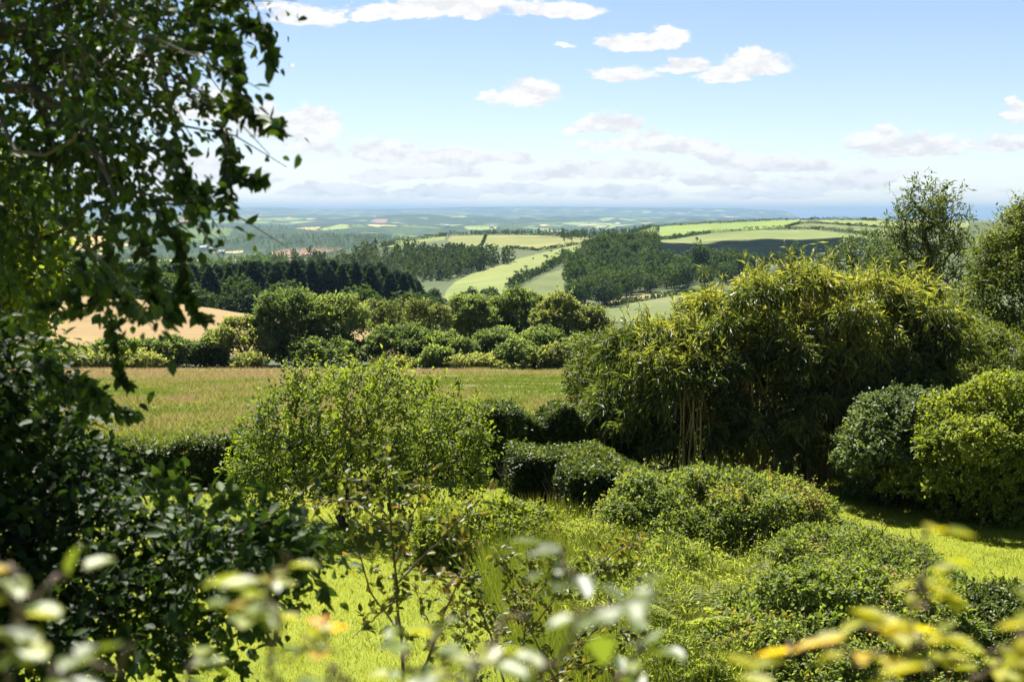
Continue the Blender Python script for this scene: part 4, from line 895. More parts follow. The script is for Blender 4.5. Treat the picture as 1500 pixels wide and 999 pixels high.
def ivy_tree(label, x0, x1, top, Y, seed):
    r = R(seed); b = gp((x0 + x1) / 2, Y); L = []
    xs = np.linspace(x0 + 6, x1 - 6, 4)
    for k, x in enumerate(xs):
        L += [(x, top + 16 + 10 * r.uniform(), Y, 6, 16, .5), (x + r.uniform(-4, 4), top + 40, Y, 7, 16, .5)]
    plant('ivy_tree', label, 'tree', b, lobes_px(L), seed, 'row_grey', 'bark_far', 420, 8, .4, .24, .14, ntarg=60, rtip=.03, rmax=.22, trunk=[b + [0, 0, 1.6]], group='ivy clad bare topped trees', depth=.25, low=-1, stem='trunk', crown='crown', kind='quad', tint=.4, alpha=.1)
ivy_tree('sparse ivy clad tree with forked trunk before the dark conifers', 530, 588, 432, 140, 551)
ivy_tree('thin ivy clad stems left of the broad round tree', 596, 632, 436, 142, 552)
ivy_tree('short ivy clad tree leaning on the broad round tree', 626, 660, 444, 143, 553)

# ------------------------------------------------------------------ far woods
def conifer_proto(seed, H=18., rad=3.3):
    r = R(seed); root = empty('conifer', (0, 0, 0), 'dark conifer in the plantation behind the wheat field', 'conifer', 'dark conifers of the plantation')
    wb, mb = MB(), MB()
    tubes(wb, np.array([[(0, 0, 0), (.05, 0, H * .5), (0, 0, H)]]), np.array([[.22, .13, .02]]), 5)
    n = 900; h = r.uniform(.1, 1, n) ** .85; a = r.uniform(0, 2 * PI, n); ra = rad * 1.15 * (1 - h ** 2.4) ** .75 * r.uniform(.35, 1.1, n) + .1
    out = np.stack([np.cos(a), np.sin(a), 0 * a], 1); P = out * (ra * .45)[:, None] + np.stack([0 * h, 0 * h, h * H], 1)
    add_leaves(mb, P, out + [0, 0, .12] + r.normal(0, .2, P.shape), r.normal(0, .5, P.shape) + out * .8 + [0, 0, .6], ra * .6 + .5, ra * .3 + .4, .45 + .2 * r.normal(0, 1, n), kind='quad', fold=-.15, curl=.35)
    add_leaves(mb, np.array([[0, 0, H * .9]] * 3), r.normal(0, .15, (3, 3)) + [0, 0, 1.], r.normal(0, 1, (3, 3)), H * .13, .35, .55, kind='quad')
    wb.build('trunk', M['bark_far'], root); mb.build('crown', M['conifer'], root)
    return root
def broad_proto(seed, label, H=12., W=5.5, n=420, mat='far_leaf'):
    r = R(seed); root = empty('woodland_tree', (0, 0, 0), label, 'tree', 'broadleaf trees of the far wood')
    wb, mb = MB(), MB()
    tubes(wb, np.array([[(0, 0, 0), (.1, 0, H * .3), (0, .1, H * .7)]]), np.array([[.3, .22, .06]]), 5)
    lob = [(np.array([0, 0, H * .55]), np.array([W * .75, W * .75, H * .42]))]
    for k in range(7):
        a = r.uniform(0, 2 * PI); e = r.uniform(.1, .75)
        lob.append((np.array([math.cos(a) * W * .5, math.sin(a) * W * .5, H * (.35 + .45 * e)]), np.array([W * .42, W * .42, H * .2])))
    P, O = shell(r, lob, n, .1, -.9, .5, .25)
    nz = SineNoise(seed, 2)
    add_leaves(mb, P, r.normal(0, .8, P.shape) + O * .3, O + r.normal(0, .45, P.shape), r.uniform(.8, 1.5, n), r.uniform(.6, 1.1, n), .5 + .12 * nz(*(P * .5).T) + r.normal(0, .14, n), kind='quad', fold=.1)
    # dense heart of the crown: darker leaf cards that close the view through
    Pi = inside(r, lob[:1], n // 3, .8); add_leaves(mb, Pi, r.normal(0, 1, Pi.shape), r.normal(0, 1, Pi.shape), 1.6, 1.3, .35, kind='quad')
    wb.build('trunk', M['bark_far'], root); mb.build('crown', M[mat], root)
    return root

def poisson(r, pts, d):
    keep = []
    for p in pts:
        if all((p[0] - q[0]) ** 2 + (p[1] - q[1]) ** 2 > d * d for q in keep): keep.append(p)
    return np.array(keep)

def plantation():
    r = R(601); protos = [conifer_proto(610 + k, 18, 2.7 + .5 * k) for k in range(4)]
    n = 3000; Y = r.uniform(395, 520, n); px = r.uniform(-60, 612, n)
    X = (px - CX) / FPX * Y
    # the plantation narrows to the right where the valley opens
    ok = (Y < 520 - 60 * np.clip((px - 520) / 90, 0, 1)) & (Y > 395 + 25 * np.clip((px - 300) / 300, 0, 1))
    pts = poisson(r, np.stack([X[ok], Y[ok]], 1), 4.8)
    first = [True] * 4; nmax = 292
    order = np.argsort(pts[:, 1])[:nmax]
    for j in order:
        x, y = pts[j]; k = int(r.integers(4)); z = float(gz(x, y)); pxx = x / y * FPX + CX
        tp = CAMZ + uv(pxx, np.interp(pxx, [0, 300, 420, 470, 560, 600, 640], [392, 388, 384, 383, 388, 404, 425]) + r.normal(1.5, 2.6))[1] * y
        h = np.clip(tp - z, 9, 26); s = float(h / 18)
        loc = (x, y, z); rz = float(r.uniform(0, 6.28)); sc = (.55 + .45 * s, .55 + .45 * s, s)
        if first[k]:
            first[k] = False; o = protos[k]; o.location = [float(q) for q in loc]; o.rotation_euler = (0, 0, rz); o.scale = sc
        else: copy_thing(protos[k], loc, rz, sc)
plantation()

def plantation_fringe():
    r = R(605); vp = [broad_proto(640 + k, 'small rounded tree along the lower edge of the dark conifer plantation', 9, 4.2 + .5 * k) for k in range(3)]
    for o in vp: o['group'] = 'broadleaf trees edging the plantation'
    first = [True] * 3
    for px in np.linspace(60, 610, 26):
        Y = r.uniform(360, 392); x = (px + r.uniform(-9, 9) - CX) / FPX * Y; p = (x, Y, float(gz(x, Y)) - .3); k = int(r.integers(3)); s = float(r.uniform(.75, 1.35)); rz = float(r.uniform(0, 6.28)); sc = (s, s, s * float(r.uniform(.85, 1.2)))
        if first[k]: first[k] = False; o = vp[k]; o.location = p; o.rotation_euler = (0, 0, rz); o.scale = sc
        else: copy_thing(vp[k], p, rz, sc)
plantation_fringe()

def right_wood():
    r = R(602); labs = 'rounded dark tree of the wood on the right hand hillside'
    protos = [broad_proto(620 + k, 'rounded dark broadleaf tree in the wood on the far hillside', 12, 5.2 + .5 * k) for k in range(4)]
    poly = [(836, 452), (838, 425), (836, 402), (846, 380), (868, 368), (900, 361), (940, 358), (962, 366), (966, 388), (1000, 398), (1050, 395), (1100, 398), (1120, 406), (1060, 418), (1010, 425), (960, 430), (905, 440), (890, 450), (860, 452)]
    n = 1500; px = r.uniform(825, 1125, n); py = r.uniform(350, 455, n)
    ok = inpoly(px, py, poly) & ~inpoly(px, py, PASTURES[10][0])
    H = hit(px[ok], py[ok], 500, 1500, 700); H = H[~np.isnan(H[:, 0])]
    pts = poisson(r, H, 8.0)[:270]
    extra = hit([1010, 1025, 1045, 1060, 1080, 1000, 1120, 1140, 1165], [398, 400, 398, 401, 402, 396, 396, 395, 394], 600, 1500)
    pts = np.concatenate([pts, extra[~np.isnan(extra[:, 0])]])
    first = [True] * 4
    for p in pts:
        k = int(r.integers(4)); s = float(np.clip(r.normal(.98, .22), .55, 1.5)); rz = float(r.uniform(0, 6.28)); sc = (s, s, s * float(r.uniform(.85, 1.15)))
        if first[k]: first[k] = False; o = protos[k]; o.location = [float(q) for q in p]; o.rotation_euler = (0, 0, rz); o.scale = sc
        else: copy_thing(protos[k], p, rz, sc)
    # valley trees below the bright pasture and left of the near hedgerow
    vp = [broad_proto(630 + k, 'rounded tree in the valley bottom below the bright pasture', 11, 4.6 + .5 * k) for k in range(3)]
    for o in vp: o['group'] = 'trees in the valley bottom'
    first = [True] * 3
    px = np.concatenate([r.uniform(600, 760, 60), r.uniform(430, 620, 40)]); py = np.concatenate([r.uniform(444, 466, 60), r.uniform(428, 452, 40)])
    pts = poisson(r, hit(px, py, 520, 1100), 9.)
    for p in pts:
        if np.isnan(p[0]): continue
        k = int(r.integers(3)); s = float(np.clip(r.normal(.62, .15), .4, .95)); rz = float(r.uniform(0, 6.28))
        if first[k]: first[k] = False; o = vp[k]; o.location = [float(q) for q in p]; o.rotation_euler = (0, 0, rz); o.scale = (s, s, s)
        else: copy_thing(vp[k], p, rz, s)
right_wood()

def tree_mass(name, label, pts, r, conifer, h0, n=46, mat='far_conifer', tb=.5):
    """many crowns that read as one wood: one object"""
    mb = MB()
    m = len(pts); h = h0 * np.clip(r.normal(1, .16, m), .6, 1.5); tt = tb + .16 * r.normal(0, 1, m)
    isc = r.uniform(0, 1, m) < (conifer if np.isscalar(conifer) else conifer)
    tz = r.uniform(.05, 1, (m, n)); a = r.uniform(0, 2 * PI, (m, n))
    prof = np.where(isc[:, None], (1 - tz) ** .8 * .17, .36 * np.sqrt(np.clip(1 - (2 * tz - 1) ** 2, 0, 1)) ** .8 + .03)
    ra = prof * h[:, None] * r.uniform(.35, 1.1, (m, n))
    out = np.stack([np.cos(a), np.sin(a), 0 * a], -1)
    P = pts[:, None] + out * (ra * .7)[..., None] + np.array([0, 0, 1.]) * (tz * h[:, None] * np.where(isc[:, None], 1.12, 1.))[..., None]
    D = np.where(isc[:, None, None], out + [0, 0, .1], r.normal(0, .8, out.shape) + out * .3); Nn = np.where(isc[:, None, None], np.array([0, 0, 1.]), out) + r.normal(0, .35, out.shape) + [0, 0, .5]
    sz = np.where(isc[:, None], ra * .6 + .5, .11 * h[:, None] + .25) * r.uniform(.8, 1.3, (m, n))
    add_leaves(mb, P.reshape(-1, 3), D.reshape(-1, 3), Nn.reshape(-1, 3), sz.ravel(), (sz * np.where(isc[:, None], .5, .8)).ravel(), (tt[:, None] + np.where(isc[:, None], -.12, .12) + r.normal(0, .12, (m, n))).ravel(), kind='quad', fold=-.2, curl=.2)
    return tag(mb.build(name, M[mat]), label, 'wood', kind='stuff')

def woods():
    r = R(701)
    poly = [(375, 430), (388, 404), (430, 388), (470, 382), (520, 377), (560, 374), (600, 374), (650, 379), (700, 383), (730, 384), (755, 383), (722, 391), (676, 403), (650, 412), (600, 414), (610, 432), (580, 440), (480, 440)]
    n = 5200; px = r.uniform(370, 770, n); py = r.uniform(362, 440, n); ok = inpoly(px, py, poly)
    P = hit(px[ok], py[ok], 640, 1300, 500); P = P[~np.isnan(P[:, 0])]; P = poisson(r, P, 4.6)
    pxx = P[:, 0] / P[:, 1] * FPX + CX
    con = np.clip(1.1 - np.clip((pxx - 560) / 90, 0, 1) * .95 - .5 * (N1(P[:, 0] * .02, P[:, 1] * .02) > .9), 0, 1)
    tree_mass('woodland', 'wooded hill of conifers and broadleaf trees left of the bright pasture', P, r, con, 10.5, 90)
    # dark tree belts along the ridge and behind the right wood
    L = []
    for x0, x1, y0, y1, a, b, k in [(690, 770, 345, 343, 1560, 1640, 90), (770, 860, 344, 347.5, 1560, 1640, 70), (820, 905, 349, 344, 1250, 1700, 120), (880, 965, 343, 333, 1500, 1850, 110)]:
        px = r.uniform(x0, x1, k); Yr = r.uniform(a, b, k); X = (px - CX) / FPX * Yr; L.append(np.stack([X, Yr, gz(X, Yr)], 1))
    tree_mass('woodland', 'thin dark tree belts along the hilltop ridge', poisson(r, np.concatenate(L), 5), r, .1, 4.8, 50, 'far_leaf', .3)
    # the valley and the plain beyond: hedgerow trees and copses far off
    n = 60000; Y = np.exp(r.uniform(math.log(2200), math.log(15000), n)); px = r.uniform(-150, 1350, n); X = (px - CX) / FPX * Y
    f = N2(X * .0035, Y * .0022) + .6 * N3(X * .012, Y * .009); ok = f > r.uniform(.1, 1.2, n); X, Y = X[ok], Y[ok]
    tree_mass('woodland', 'hazy blue hedgerow trees and copses of the far plain', np.stack([X, Y, gz(X, Y) - 1], 1), r, 0., 10., 12, 'far_leaf', .35)
    # wooded spurs beyond the valley
    for lab, k0, k1, k in (('wooded spur of a hill across the hazy valley', 0, 2, 1500), ('hazy blue wooded hillside at the far left of the valley', 2, 3, 1300)):
        L = []
        for hx, hy, wx, wy, hh in HILLS[k0:k1]: L.append(np.stack([hx + r.normal(0, .6, k) * wx, hy + r.normal(-.2, .5, k) * wy], 1))
        q = np.concatenate(L); q = q[N1(q[:, 0] * .006, q[:, 1] * .006) > -.75]; P = np.stack([q[:, 0], q[:, 1], gz(q[:, 0], q[:, 1])], 1)
        tree_mass('woodland', lab, poisson(r, P, 11), r, .2, 12., 24, 'far_leaf', .3)
    # small woods on the left valley side
    n = 2600; px = r.uniform(-60, 420, n); Y = r.uniform(700, 2300, n); X = (px - CX) / FPX * Y; ok = N1(X * .006, Y * .004) > -.4
    P = np.stack([X, Y, gz(X, Y)], 1)[ok]
    tree_mass('woodland', 'valley woods beyond the dark conifer plantation', poisson(r, P, 9), r, .25, 11., 40, 'far_leaf', .45)
woods()

# ------------------------------------------------------------------ field hedges on the hills
def far_hedge(label, pts, y0, y1, seed, h=2.2, w=2.4, dens=5., tree=0.):
    r = R(seed); pts = np.array(pts, float); k = np.linspace(0, len(pts) - 1, 60)
    G = hit(np.interp(k, np.arange(len(pts)), pts[:, 0]), np.interp(k, np.arange(len(pts)), pts[:, 1]), y0, y1, 900); G = G[~np.isnan(G[:, 0])]
    seg = np.linalg.norm(np.diff(G, axis=0), axis=1); okm = np.concatenate([[True], seg < np.median(seg) * 6]); G = G[okm]
    cum = np.concatenate([[0], np.cumsum(np.linalg.norm(np.diff(G, axis=0), axis=1))]); n = int(min(cum[-1] * dens, 9000))
    s = r.uniform(0, cum[-1], n); P = np.stack([np.interp(s, cum, G[:, q]) for q in range(3)], 1)
    hh = h * (1 + .35 * N1(s * .12, seed * 1.) + tree * (N2(s * .05, seed * 2.) > .9))
    P[:, :2] += r.normal(0, w * .3, (n, 2)); P[:, 2] = gz(P[:, 0], P[:, 1]) + r.uniform(0, 1, n) * hh * .8
    mb = MB(); add_leaves(mb, P, r.normal(0, 1, P.shape) + [0, 0, .4], r.normal(0, 1, P.shape), r.uniform(.9, 1.7, n), r.uniform(.7, 1.3, n), .32 + r.normal(0, .14, n), kind='quad')
    tag(mb.build('field_hedge', M['far_leaf'], origin=G[len(G) // 2]), label, 'hedge', 'hedges between the hill fields')
far_hedge('long dark hedge along the lower edge of the hilltop field', [(745, 363.5), (790, 367.5), (830, 361), (866, 354.5)], 950, 1500, 801, 2.4)
far_hedge('straight thin hedge crossing the pale olive hilltop field', [(712, 345.5), (709, 352), (706, 360)], 1000, 1600, 802, 1.6, 1.6)
far_hedge('dark hedge along the skyline of the olive hilltop field', [(560, 362), (600, 353), (655, 345.5), (720, 343.5), (790, 345), (866, 348.5)], 1100, 1600, 803, 4.0, 3., 6.)
far_hedge('bushy hedge down the right side of the bright cattle pasture', [(745, 425), (765, 412), (800, 396), (818, 386), (832, 373)], 640, 1100, 804, 4.5, 3.5, 9., .6)
far_hedge('hedge between the bright top field and the large hillside pasture', [(960, 352), (985, 350), (1040, 341.5), (1100, 337), (1150, 336), (1190, 336), (1255, 342), (1300, 347)], 1250, 1700, 805, 3.6, 3., 6.)
far_hedge('skyline hedge along the top of the far green hill', [(925, 341), (960, 331.5), (1040, 325), (1110, 322.5), (1165, 321.5), (1240, 323), (1300, 323)], 1400, 2000, 806, 3.6, 3., 6.)
far_hedge('curved hedge round the dark green wedge field', [(1150, 333), (1172, 328), (1190, 327), (1250, 331), (1320, 336)], 1400, 1950, 807, 3.2, 3., 6.)
far_hedge('short hedge between the straw field and the dark valley field', [(885, 450), (930, 442.5), (980, 434), (1040, 426)], 420, 800, 808, 2.2, 2., 7.)

# ------------------------------------------------------------------ livestock and houses far off
def loft(mb, cs, rs, sides=8, tint=.5): tubes(mb, np.array(cs, float)[None], np.array(rs, float)[None], sides, tint)
def animal(name, cat, mat, L, H, group, label, spots):
    mb = MB(); b = H * .62
    loft(mb, [(-L * .52, 0, b), (-L * .45, 0, b), (-L * .2, 0, b - .03), (L * .1, 0, b - .05), (L * .35, 0, b), (L * .47, 0, b + .08), (L * .62, 0, b + .02), (L * .78, 0, b - .22 * H), (L * .86, 0, b - .34 * H), (L * .87, 0, b - .36 * H)], [.01, .2 * H, .25 * H, .27 * H, .24 * H, .17 * H, .12 * H, .1 * H, .06 * H, .005])
    for sx, sy in ((1, 1), (1, -1), (-1, 1), (-1, -1)):
        x = .34 * L * sx; loft(mb, [(x, sy * .12 * H, b), (x + .02, sy * .13 * H, b * .5), (x - .01, sy * .13 * H, .0)], [.1 * H, .055 * H, .04 * H], 6)
    loft(mb, [(-L * .5, 0, b + .1 * H), (-L * .56, 0, b - .1 * H), (-L * .55, 0, b - .34 * H)], [.02, .015, .02], 5)
    for sy in (1, -1): loft(mb, [(L * .63, sy * .07 * H, b + .08 * H), (L * .62, sy * .16 * H, b + .1 * H), (L * .62, sy * .2 * H, b + .08 * H)], [.02, .03, .008], 5)
    o = mb.build(name, M[mat], smooth=True); tag(o, label, cat, group); r = R(9)
    for i, p in enumerate(spots):
        if np.isnan(p[0]): continue
        c = o if i == 0 else o.copy()
        if i: C.objects.link(c)
        c.location = [float(q) for q in p]; c.rotation_euler = (0, 0, float(r.uniform(0, 6.28)))
animal('cow', 'cow', 'cow', 2.2, 1.45, 'cattle grazing the bright pasture', 'dark cow grazing on the bright yellow green pasture', hit([702, 797, 802, 806, 781, 798, 807, 770, 815], [396, 392, 386, 385.5, 380, 376, 369, 392, 373], 650, 1150))
animal('sheep', 'sheep', 'fleece', 1.3, .95, 'sheep on the large hillside pasture', 'pale sheep on the large olive hillside pasture', hit([1130, 1133, 1090, 1155, 1040], [347, 347.5, 352, 345, 356], 1000, 1640))
def houses():
    G = hit([273, 276, 297, 300, 312, 325, 655, 720, 880, 905, 830], [358, 357, 366, 365, 368, 372, 333, 334, 336, 334, 331], 2300, 9000, 1500)
    labs = ['white house among the valley fields at far left', 'small pale farmhouse in the hazy valley']
    r = R(77); wb, rb = MB(), MB(); w, d, h, t = 7., 4.5, 5.5, 3.4
    wb.add([(-w, -d, 0), (w, -d, 0), (w, d, 0), (-w, d, 0), (-w, -d, h), (w, -d, h), (w, d, h), (-w, d, h), (-w, 0, h + t), (w, 0, h + t)], quads=[(0, 1, 5, 4), (2, 3, 7, 6), (1, 2, 6, 5), (3, 0, 4, 7)], tris=[(5, 6, 9), (7, 4, 8)])
    rb.add([(-w - .5, -d - .6, h - .2), (w + .5, -d - .6, h - .2), (w + .5, 0, h + t + .25), (-w - .5, 0, h + t + .25), (-w - .5, d + .6, h - .2), (w + .5, d + .6, h - .2)], quads=[(0, 1, 2, 3), (3, 2, 5, 4)])
    root = empty('farmhouse', (0, 0, 0), 'tiny pale house among the trees of the hazy valley', 'house', 'houses scattered in the hazy valley')
    wb.build('wall', M['house_wall'], root); rb.build('roof', M['house_roof'], root)
    first = True
    for p in G:
        if np.isnan(p[0]): continue
        sc = 1.0 if p[1] < 4500 else 1.6
        if first: first = False; root.location = [float(q) for q in p]; root.rotation_euler = (0, 0, .4)
        else: copy_thing(root, p, float(r.uniform(-.6, .6)), sc)
houses()

# ------------------------------------------------------------------ air
def haze():
    mb = MB(); x0, x1, y0, y1, z0, z1 = -48000, 62000, -80, 64000, -175, 190
    mb.add([(x0, y0, z0), (x1, y0, z0), (x1, y1, z0), (x0, y1, z0), (x0, y0, z1), (x1, y0, z1), (x1, y1, z1), (x0, y1, z1)], quads=[(0, 3, 2, 1), (4, 5, 6, 7), (0, 1, 5, 4), (1, 2, 6, 5), (2, 3, 7, 6), (3, 0, 4, 7)])
    m = bpy.data.materials.new('haze'); nt, N = nodes_of(m)
    pv = N('ShaderNodeVolumePrincipled'); pv.inputs['Color'].default_value = (.27, .42, .60, 1); pv.inputs['Density'].default_value = 5e-5; pv.inputs['Anisotropy'].default_value = .1
    nt.links.new(pv.outputs[0], N('ShaderNodeOutputMaterial').inputs['Volume'])
    tag(mb.build('haze', m), 'pale blue haze in the distance', 'haze', kind='stuff')
haze()

# ------------------------------------------------------------------ sky, sun
SUN_EL, SUN_AZ = math.radians(55), math.radians(-14)
def sky():
    w = bpy.data.worlds.new('World'); SC.world = w; w.use_nodes = True; nt = w.node_tree; nt.nodes.clear(); L = nt.links.new
    N = lambda t, **k: _nd(nt, t, k)
    st = N('ShaderNodeTexSky', sky_type='NISHITA'); st.sun_disc = False; st.sun_elevation = SUN_EL; st.sun_rotation = SUN_AZ % (2 * PI); st.air_density = .75; st.dust_density = 0; st.ozone_density = 4.; st.altitude = 100
    tc = N('ShaderNodeTexCoord'); sx = N('ShaderNodeSeparateXYZ'); L(tc.outputs['Generated'], sx.inputs[0])
    ym = N('ShaderNodeMath', operation='MAXIMUM'); L(sx.outputs['Y'], ym.inputs[0]); ym.inputs[1].default_value = .02
    u = N('ShaderNodeMath', operation='DIVIDE'); L(sx.outputs['X'], u.inputs[0]); L(ym.outputs[0], u.inputs[1])
    v = N('ShaderNodeMath', operation='DIVIDE'); L(sx.outputs['Z'], v.inputs[0]); L(ym.outputs[0], v.inputs[1])
    cb = N('ShaderNodeCombineXYZ'); L(u.outputs[0], cb.inputs[0]); L(v.outputs[0], cb.inputs[1])
    # billowing edges
    mp = N('ShaderNodeMapping'); mp.inputs['Scale'].default_value = (1, 1.9, 1); L(cb.outputs[0], mp.inputs[0])
    n1 = N('ShaderNodeTexNoise'); n1.inputs['Scale'].default_value = 34; n1.inputs['Detail'].default_value = 7; n1.inputs['Roughness'].default_value = .62; L(mp.outputs[0], n1.inputs['Vector'])
    n2 = N('ShaderNodeTexNoise'); n2.inputs['Scale'].default_value = 90; n2.inputs['Detail'].default_value = 4; L(mp.outputs[0], n2.inputs['Vector'])
    wob = N('ShaderNodeVectorMath', operation='MULTIPLY_ADD'); L(n1.outputs['Color'], wob.inputs[0]); wob.inputs[1].default_value = (.032, .014, 0); L(cb.outputs[0], wob.inputs[2])
    co = N('ShaderNodeVectorMath', operation='SUBTRACT'); L(wob.outputs[0], co.inputs[0]); co.inputs[1].default_value = (.016, .007, 0)
    CL = [(436, 22, 60, 17, 1), (640, 10, 115, 19, 1), (540, 16, 45, 15, .9), (812, 13, 68, 14, 1), (763, 136, 56, 19, 1), (455, 178, 46, 24, 1), (395, 180, 55, 30, .8), (440, 209, 48, 15, .9), (570, 221, 80, 16, 1), (660, 229, 80, 15, .95), (745, 231, 48, 12, .9),
          (930, 63, 58, 11, .95), (984, 51, 28, 17, 1), (880, 62, 20, 8, .8), (905, 107, 55, 12, .75), (1003, 97, 40, 12, .95), (1106, 92, 52, 19, 1), (1058, 108, 42, 13, 1), (898, 178, 44, 14, 1), (850, 187, 28, 9, .8), (922, 207, 60, 17, 1), (995, 214, 68, 13, 1),
          (1062, 231, 48, 12, 1), (1112, 239, 62, 13, 1), (1185, 243, 48, 10, 1), (1318, 208, 98, 12, .95), (1335, 219, 75, 12, 1), (1300, 195, 28, 8, .7), (1494, 160, 14, 18, .9), (1480, 210, 60, 10, .95), (860, 243, 50, 13, 1), (932, 250, 68, 14, 1), (1045, 262, 68, 13, 1),
          (1200, 267, 90, 14, 1), (1272, 257, 42, 13, 1), (800, 255, 48, 10, .95), (650, 252, 70, 12, .95), (560, 255, 70, 12, .95), (825, 66, 18, 5, .8), (280, 240, 75, 26, .9), (300, 150, 70, 32, .9), (360, 258, 55, 14, .8), (1320, 254, 40, 8, .6), (640, 280, 90, 10, .9), (1120, 282, 110, 9, .85), (760, 276, 75, 10, .9), (900, 280, 95, 10, .9), (480, 276, 90, 11, .9), (1330, 280, 60, 6, .5), (1470, 278, 40, 5, .5), (150, 90, 90, 30, .8), (60, 260, 90, 25, .8)]
    acc = None; accb = None
    for px, py, hw, hh, a in CL:
        uu, vv = uv(px, py); su, sv = FPX / (hw * 1.35), FPX / (hh * 1.75)
        m1 = N('ShaderNodeVectorMath', operation='MULTIPLY_ADD'); L(co.outputs[0], m1.inputs[0]); m1.inputs[1].default_value = (su, sv, 0); m1.inputs[2].default_value = (-uu * su, -vv * sv + .22, 0)
        mb_ = N('ShaderNodeVectorMath', operation='MULTIPLY'); L(m1.outputs[0], mb_.inputs[0]); mb_.inputs[1].default_value = (-1, -2.2, 0)   # flat bases
        mm_ = N('ShaderNodeVectorMath', operation='MAXIMUM'); L(m1.outputs[0], mm_.inputs[0]); L(mb_.outputs[0], mm_.inputs[1])
        ln = N('ShaderNodeVectorMath', operation='LENGTH'); L(mm_.outputs[0], ln.inputs[0])
        s = N('ShaderNodeMath', operation='MULTIPLY_ADD'); L(ln.outputs['Value'], s.inputs[0]); s.inputs[1].default_value = -a; s.inputs[2].default_value = a
        if acc is None: acc = s
        else:
            mx = N('ShaderNodeMath', operation='SMOOTH_MAX'); L(acc.outputs[0], mx.inputs[0]); L(s.outputs[0], mx.inputs[1]); mx.inputs[2].default_value = .12; acc = mx
    # wear the blobs into ragged cumulus
    d1 = N('ShaderNodeMath', operation='MULTIPLY_ADD'); L(n1.outputs['Fac'], d1.inputs[0]); d1.inputs[1].default_value = 1.5; L(acc.outputs[0], d1.inputs[2])
    d2 = N('ShaderNodeMath', operation='MULTIPLY_ADD'); L(n2.outputs['Fac'], d2.inputs[0]); d2.inputs[1].default_value = .6; L(d1.outputs[0], d2.inputs[2])
    rp = ramp(N('ShaderNodeValToRGB'), [(0.0, (0, 0, 0)), (1, (1, 1, 1))], 'EASE')
    mr = N('ShaderNodeMapRange'); L(d2.outputs[0], mr.inputs['Value']); mr.inputs['From Min'].default_value = 1.17; mr.inputs['From Max'].default_value = 1.46; L(mr.outputs[0], rp.inputs[0])
    # thin veil of far cloud low over the horizon
    ms = N('ShaderNodeMapping'); ms.inputs['Scale'].default_value = (7, 42, 1); L(cb.outputs[0], ms.inputs[0])
    n3 = N('ShaderNodeTexNoise'); n3.inputs['Scale'].default_value = 1.6; n3.inputs['Detail'].default_value = 6; n3.inputs['Roughness'].default_value = .6; L(ms.outputs[0], n3.inputs['Vector'])
    vr = N('ShaderNodeMapRange'); L(n3.outputs['Fac'], vr.inputs['Value']); vr.inputs['From Min'].default_value = .42; vr.inputs['From Max'].default_value = .7
    vb = N('ShaderNodeMapRange'); L(v.outputs[0], vb.inputs['Value']); vb.inputs['From Min'].default_value = .055; vb.inputs['From Max'].default_value = .0; vb.inputs['To Max'].default_value = .75
    vm = N('ShaderNodeMath', operation='MULTIPLY'); L(vr.outputs[0], vm.inputs[0]); L(vb.outputs[0], vm.inputs[1])
    al = N('ShaderNodeMath', operation='MAXIMUM'); L(rp.outputs[0], al.inputs[0]); L(vm.outputs[0], al.inputs[1])
    fr = N('ShaderNodeMapRange'); L(sx.outputs['Y'], fr.inputs['Value']); fr.inputs['From Min'].default_value = .1; fr.inputs['From Max'].default_value = .4
    fm = N('ShaderNodeMath', operation='MULTIPLY'); L(al.outputs[0], fm.inputs[0]); L(fr.outputs[0], fm.inputs[1])
    # cloud body: lit rims brighter than the thick flat bases
    cr = ramp(N('ShaderNodeValToRGB'), [(.3, (5.75, 5.8, 5.95)), (.6, (7.0, 7.0, 7.0))])
    sh = N('ShaderNodeVectorMath', operation='ADD'); L(mp.outputs[0], sh.inputs[0]); sh.inputs[1].default_value = (-.002, .010, 0)   # lit from above
    n4 = N('ShaderNodeTexNoise'); n4.inputs['Scale'].default_value = 34; n4.inputs['Detail'].default_value = 7; n4.inputs['Roughness'].default_value = .62; L(sh.outputs[0], n4.inputs['Vector'])
    df = N('ShaderNodeMath', operation='SUBTRACT'); L(n1.outputs['Fac'], df.inputs[0]); L(n4.outputs['Fac'], df.inputs[1])
    dg = N('ShaderNodeMath', operation='MULTIPLY_ADD'); L(df.outputs[0], dg.inputs[0]); dg.inputs[1].default_value = 1.8; dg.inputs[2].default_value = .5; L(dg.outputs[0], cr.inputs[0])
    mx = N('ShaderNodeMix', data_type='RGBA'); L(fm.outputs[0], mx.inputs['Factor']); tn = N('ShaderNodeMix', data_type='RGBA', blend_type='MULTIPLY'); tn.inputs['Factor'].default_value = 1; L(st.outputs[0], tn.inputs[6]); tn.inputs[7].default_value = (1.06, .91, .85, 1); L(tn.outputs[2], mx.inputs[6]); L(cr.outputs[0], mx.inputs[7])
    bg = N('ShaderNodeBackground'); bg.inputs['Strength'].default_value = .05; L(mx.outputs[2], bg.inputs['Color'])
    L(bg.outputs[0], N('ShaderNodeOutputWorld').inputs['Surface'])
    w.cycles.sampling_method = 'MANUAL'; w.cycles.sample_map_resolution = 512
sky()
ld = bpy.data.lights.new('sun', 'SUN'); ld.energy = 5.0; ld.angle = math.radians(.53); ld.color = (1, .95, .86)
lo = bpy.data.objects.new('sun', ld); C.objects.link(lo)
sd = Vector((math.sin(SUN_AZ) * math.cos(SUN_EL), math.cos(SUN_AZ) * math.cos(SUN_EL), math.sin(SUN_EL)))
lo.rotation_euler = sd.to_track_quat('Z', 'Y').to_euler(); lo.location = (0, 0, 30)

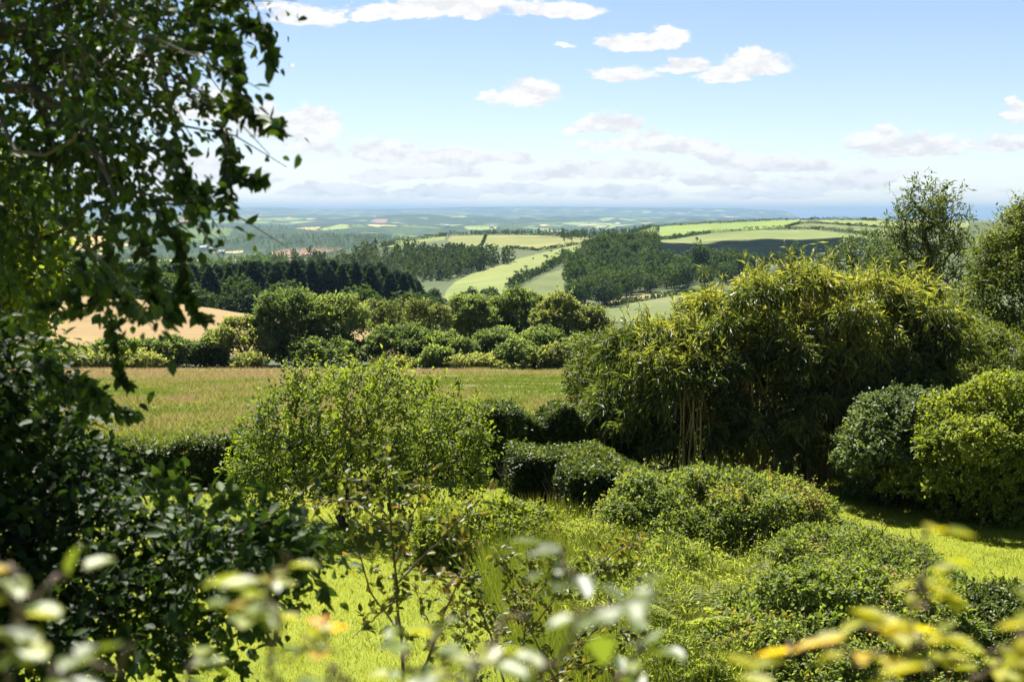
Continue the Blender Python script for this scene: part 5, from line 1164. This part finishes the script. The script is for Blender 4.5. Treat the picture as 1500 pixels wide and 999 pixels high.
# unseen nested cloud shells, added overhead to shade the woods and the hillside
def shade_cloud(x, y, z, w, d, h, seed):
    r = R(seed); H = 900.
    off = H / math.tan(SUN_EL); c = np.array([x + math.sin(SUN_AZ) * off, y + math.cos(SUN_AZ) * off, z + H])
    import bmesh
    bm = bmesh.new(); bmesh.ops.create_icosphere(bm, subdivisions=5, radius=1.)
    V = np.array([v.co[:] for v in bm.verts]); nz = SineNoise(seed, 4)
    k = 1 + .22 * nz(*(V * 2.2).T) + .1 * nz(*(V * 6).T)
    V = V * k[:, None] * [w, d, h]; V[:, 2] = np.where(V[:, 2] < 0, V[:, 2] * .35, V[:, 2])
    for v, p in zip(bm.verts, V): v.co = p
    me = bpy.data.meshes.new('shade_cloud'); bm.to_mesh(me); bm.free(); me.materials.append(M['shade_cloud'])
    me.polygons.foreach_set('use_smooth', np.ones(len(me.polygons), bool))
    o = bpy.data.objects.new('shade_cloud', me); C.objects.link(o); o.location = [float(q) for q in c]
    tag(o, 'unseen cumulus shell added overhead to shade the hills', 'shade_cloud', kind='stuff')
M['shade_cloud'] = simple_mat('shade_cloud_white', (.85, .85, .85), 1.)
_nt = M['shade_cloud'].node_tree; _o = [n for n in _nt.nodes if n.type == 'OUTPUT_MATERIAL'][0]; _p = [n for n in _nt.nodes if n.type == 'BSDF_PRINCIPLED'][0]   # each shell passes most light, so stacked layers soften the shadow edge
_t = _nt.nodes.new('ShaderNodeBsdfTransparent'); _m = _nt.nodes.new('ShaderNodeMixShader'); _m.inputs[0].default_value = .075
_nt.links.new(_t.outputs[0], _m.inputs[1]); _nt.links.new(_p.outputs[0], _m.inputs[2]); _nt.links.new(_m.outputs[0], _o.inputs['Surface'])
for _w, _sd in ((1., 901), (.88, 904), (.74, 905), (.6, 907), (.45, 908)): shade_cloud(215, 1190, -15, 140 * _w, 165 * _w, 55 * _w, _sd)
for _w, _sd in ((1., 903), (.6, 906)): shade_cloud(50, 1450, 5, 45 * _w, 60 * _w, 25 * _w, _sd)

# ------------------------------------------------------------------ camera and render settings
cd = bpy.data.cameras.new('camera'); cam = bpy.data.objects.new('camera', cd); C.objects.link(cam)
cd.sensor_width = 36; cd.lens = 36 * FPX / 1500; cam.location = (0, 0, CAMZ); cam.rotation_euler = (PI / 2 - PITCH, 0, 0)
cd.clip_start = .05; cd.clip_end = 120000
cd.dof.use_dof = True; cd.dof.focus_distance = 40; cd.dof.aperture_fstop = 4.5
SC.camera = cam
SC.view_settings.view_transform = 'Standard'; SC.view_settings.look = 'None'; SC.view_settings.gamma = 1; SC.view_settings.exposure = 1.62; SC.view_settings.use_curve_mapping = False
cy = SC.cycles
cy.max_bounces = 6; cy.diffuse_bounces = 3; cy.glossy_bounces = 2; cy.transmission_bounces = 3; cy.volume_bounces = 0; cy.transparent_max_bounces = 4
cy.use_denoising = True; cy.denoising_prefilter = 'ACCURATE'; cy.denoising_input_passes = 'RGB_ALBEDO_NORMAL'; cy.sample_clamp_indirect = 6
cy.use_adaptive_sampling = True; cy.adaptive_threshold = .01
print('faces', sum(len(m.polygons) for m in bpy.data.meshes))
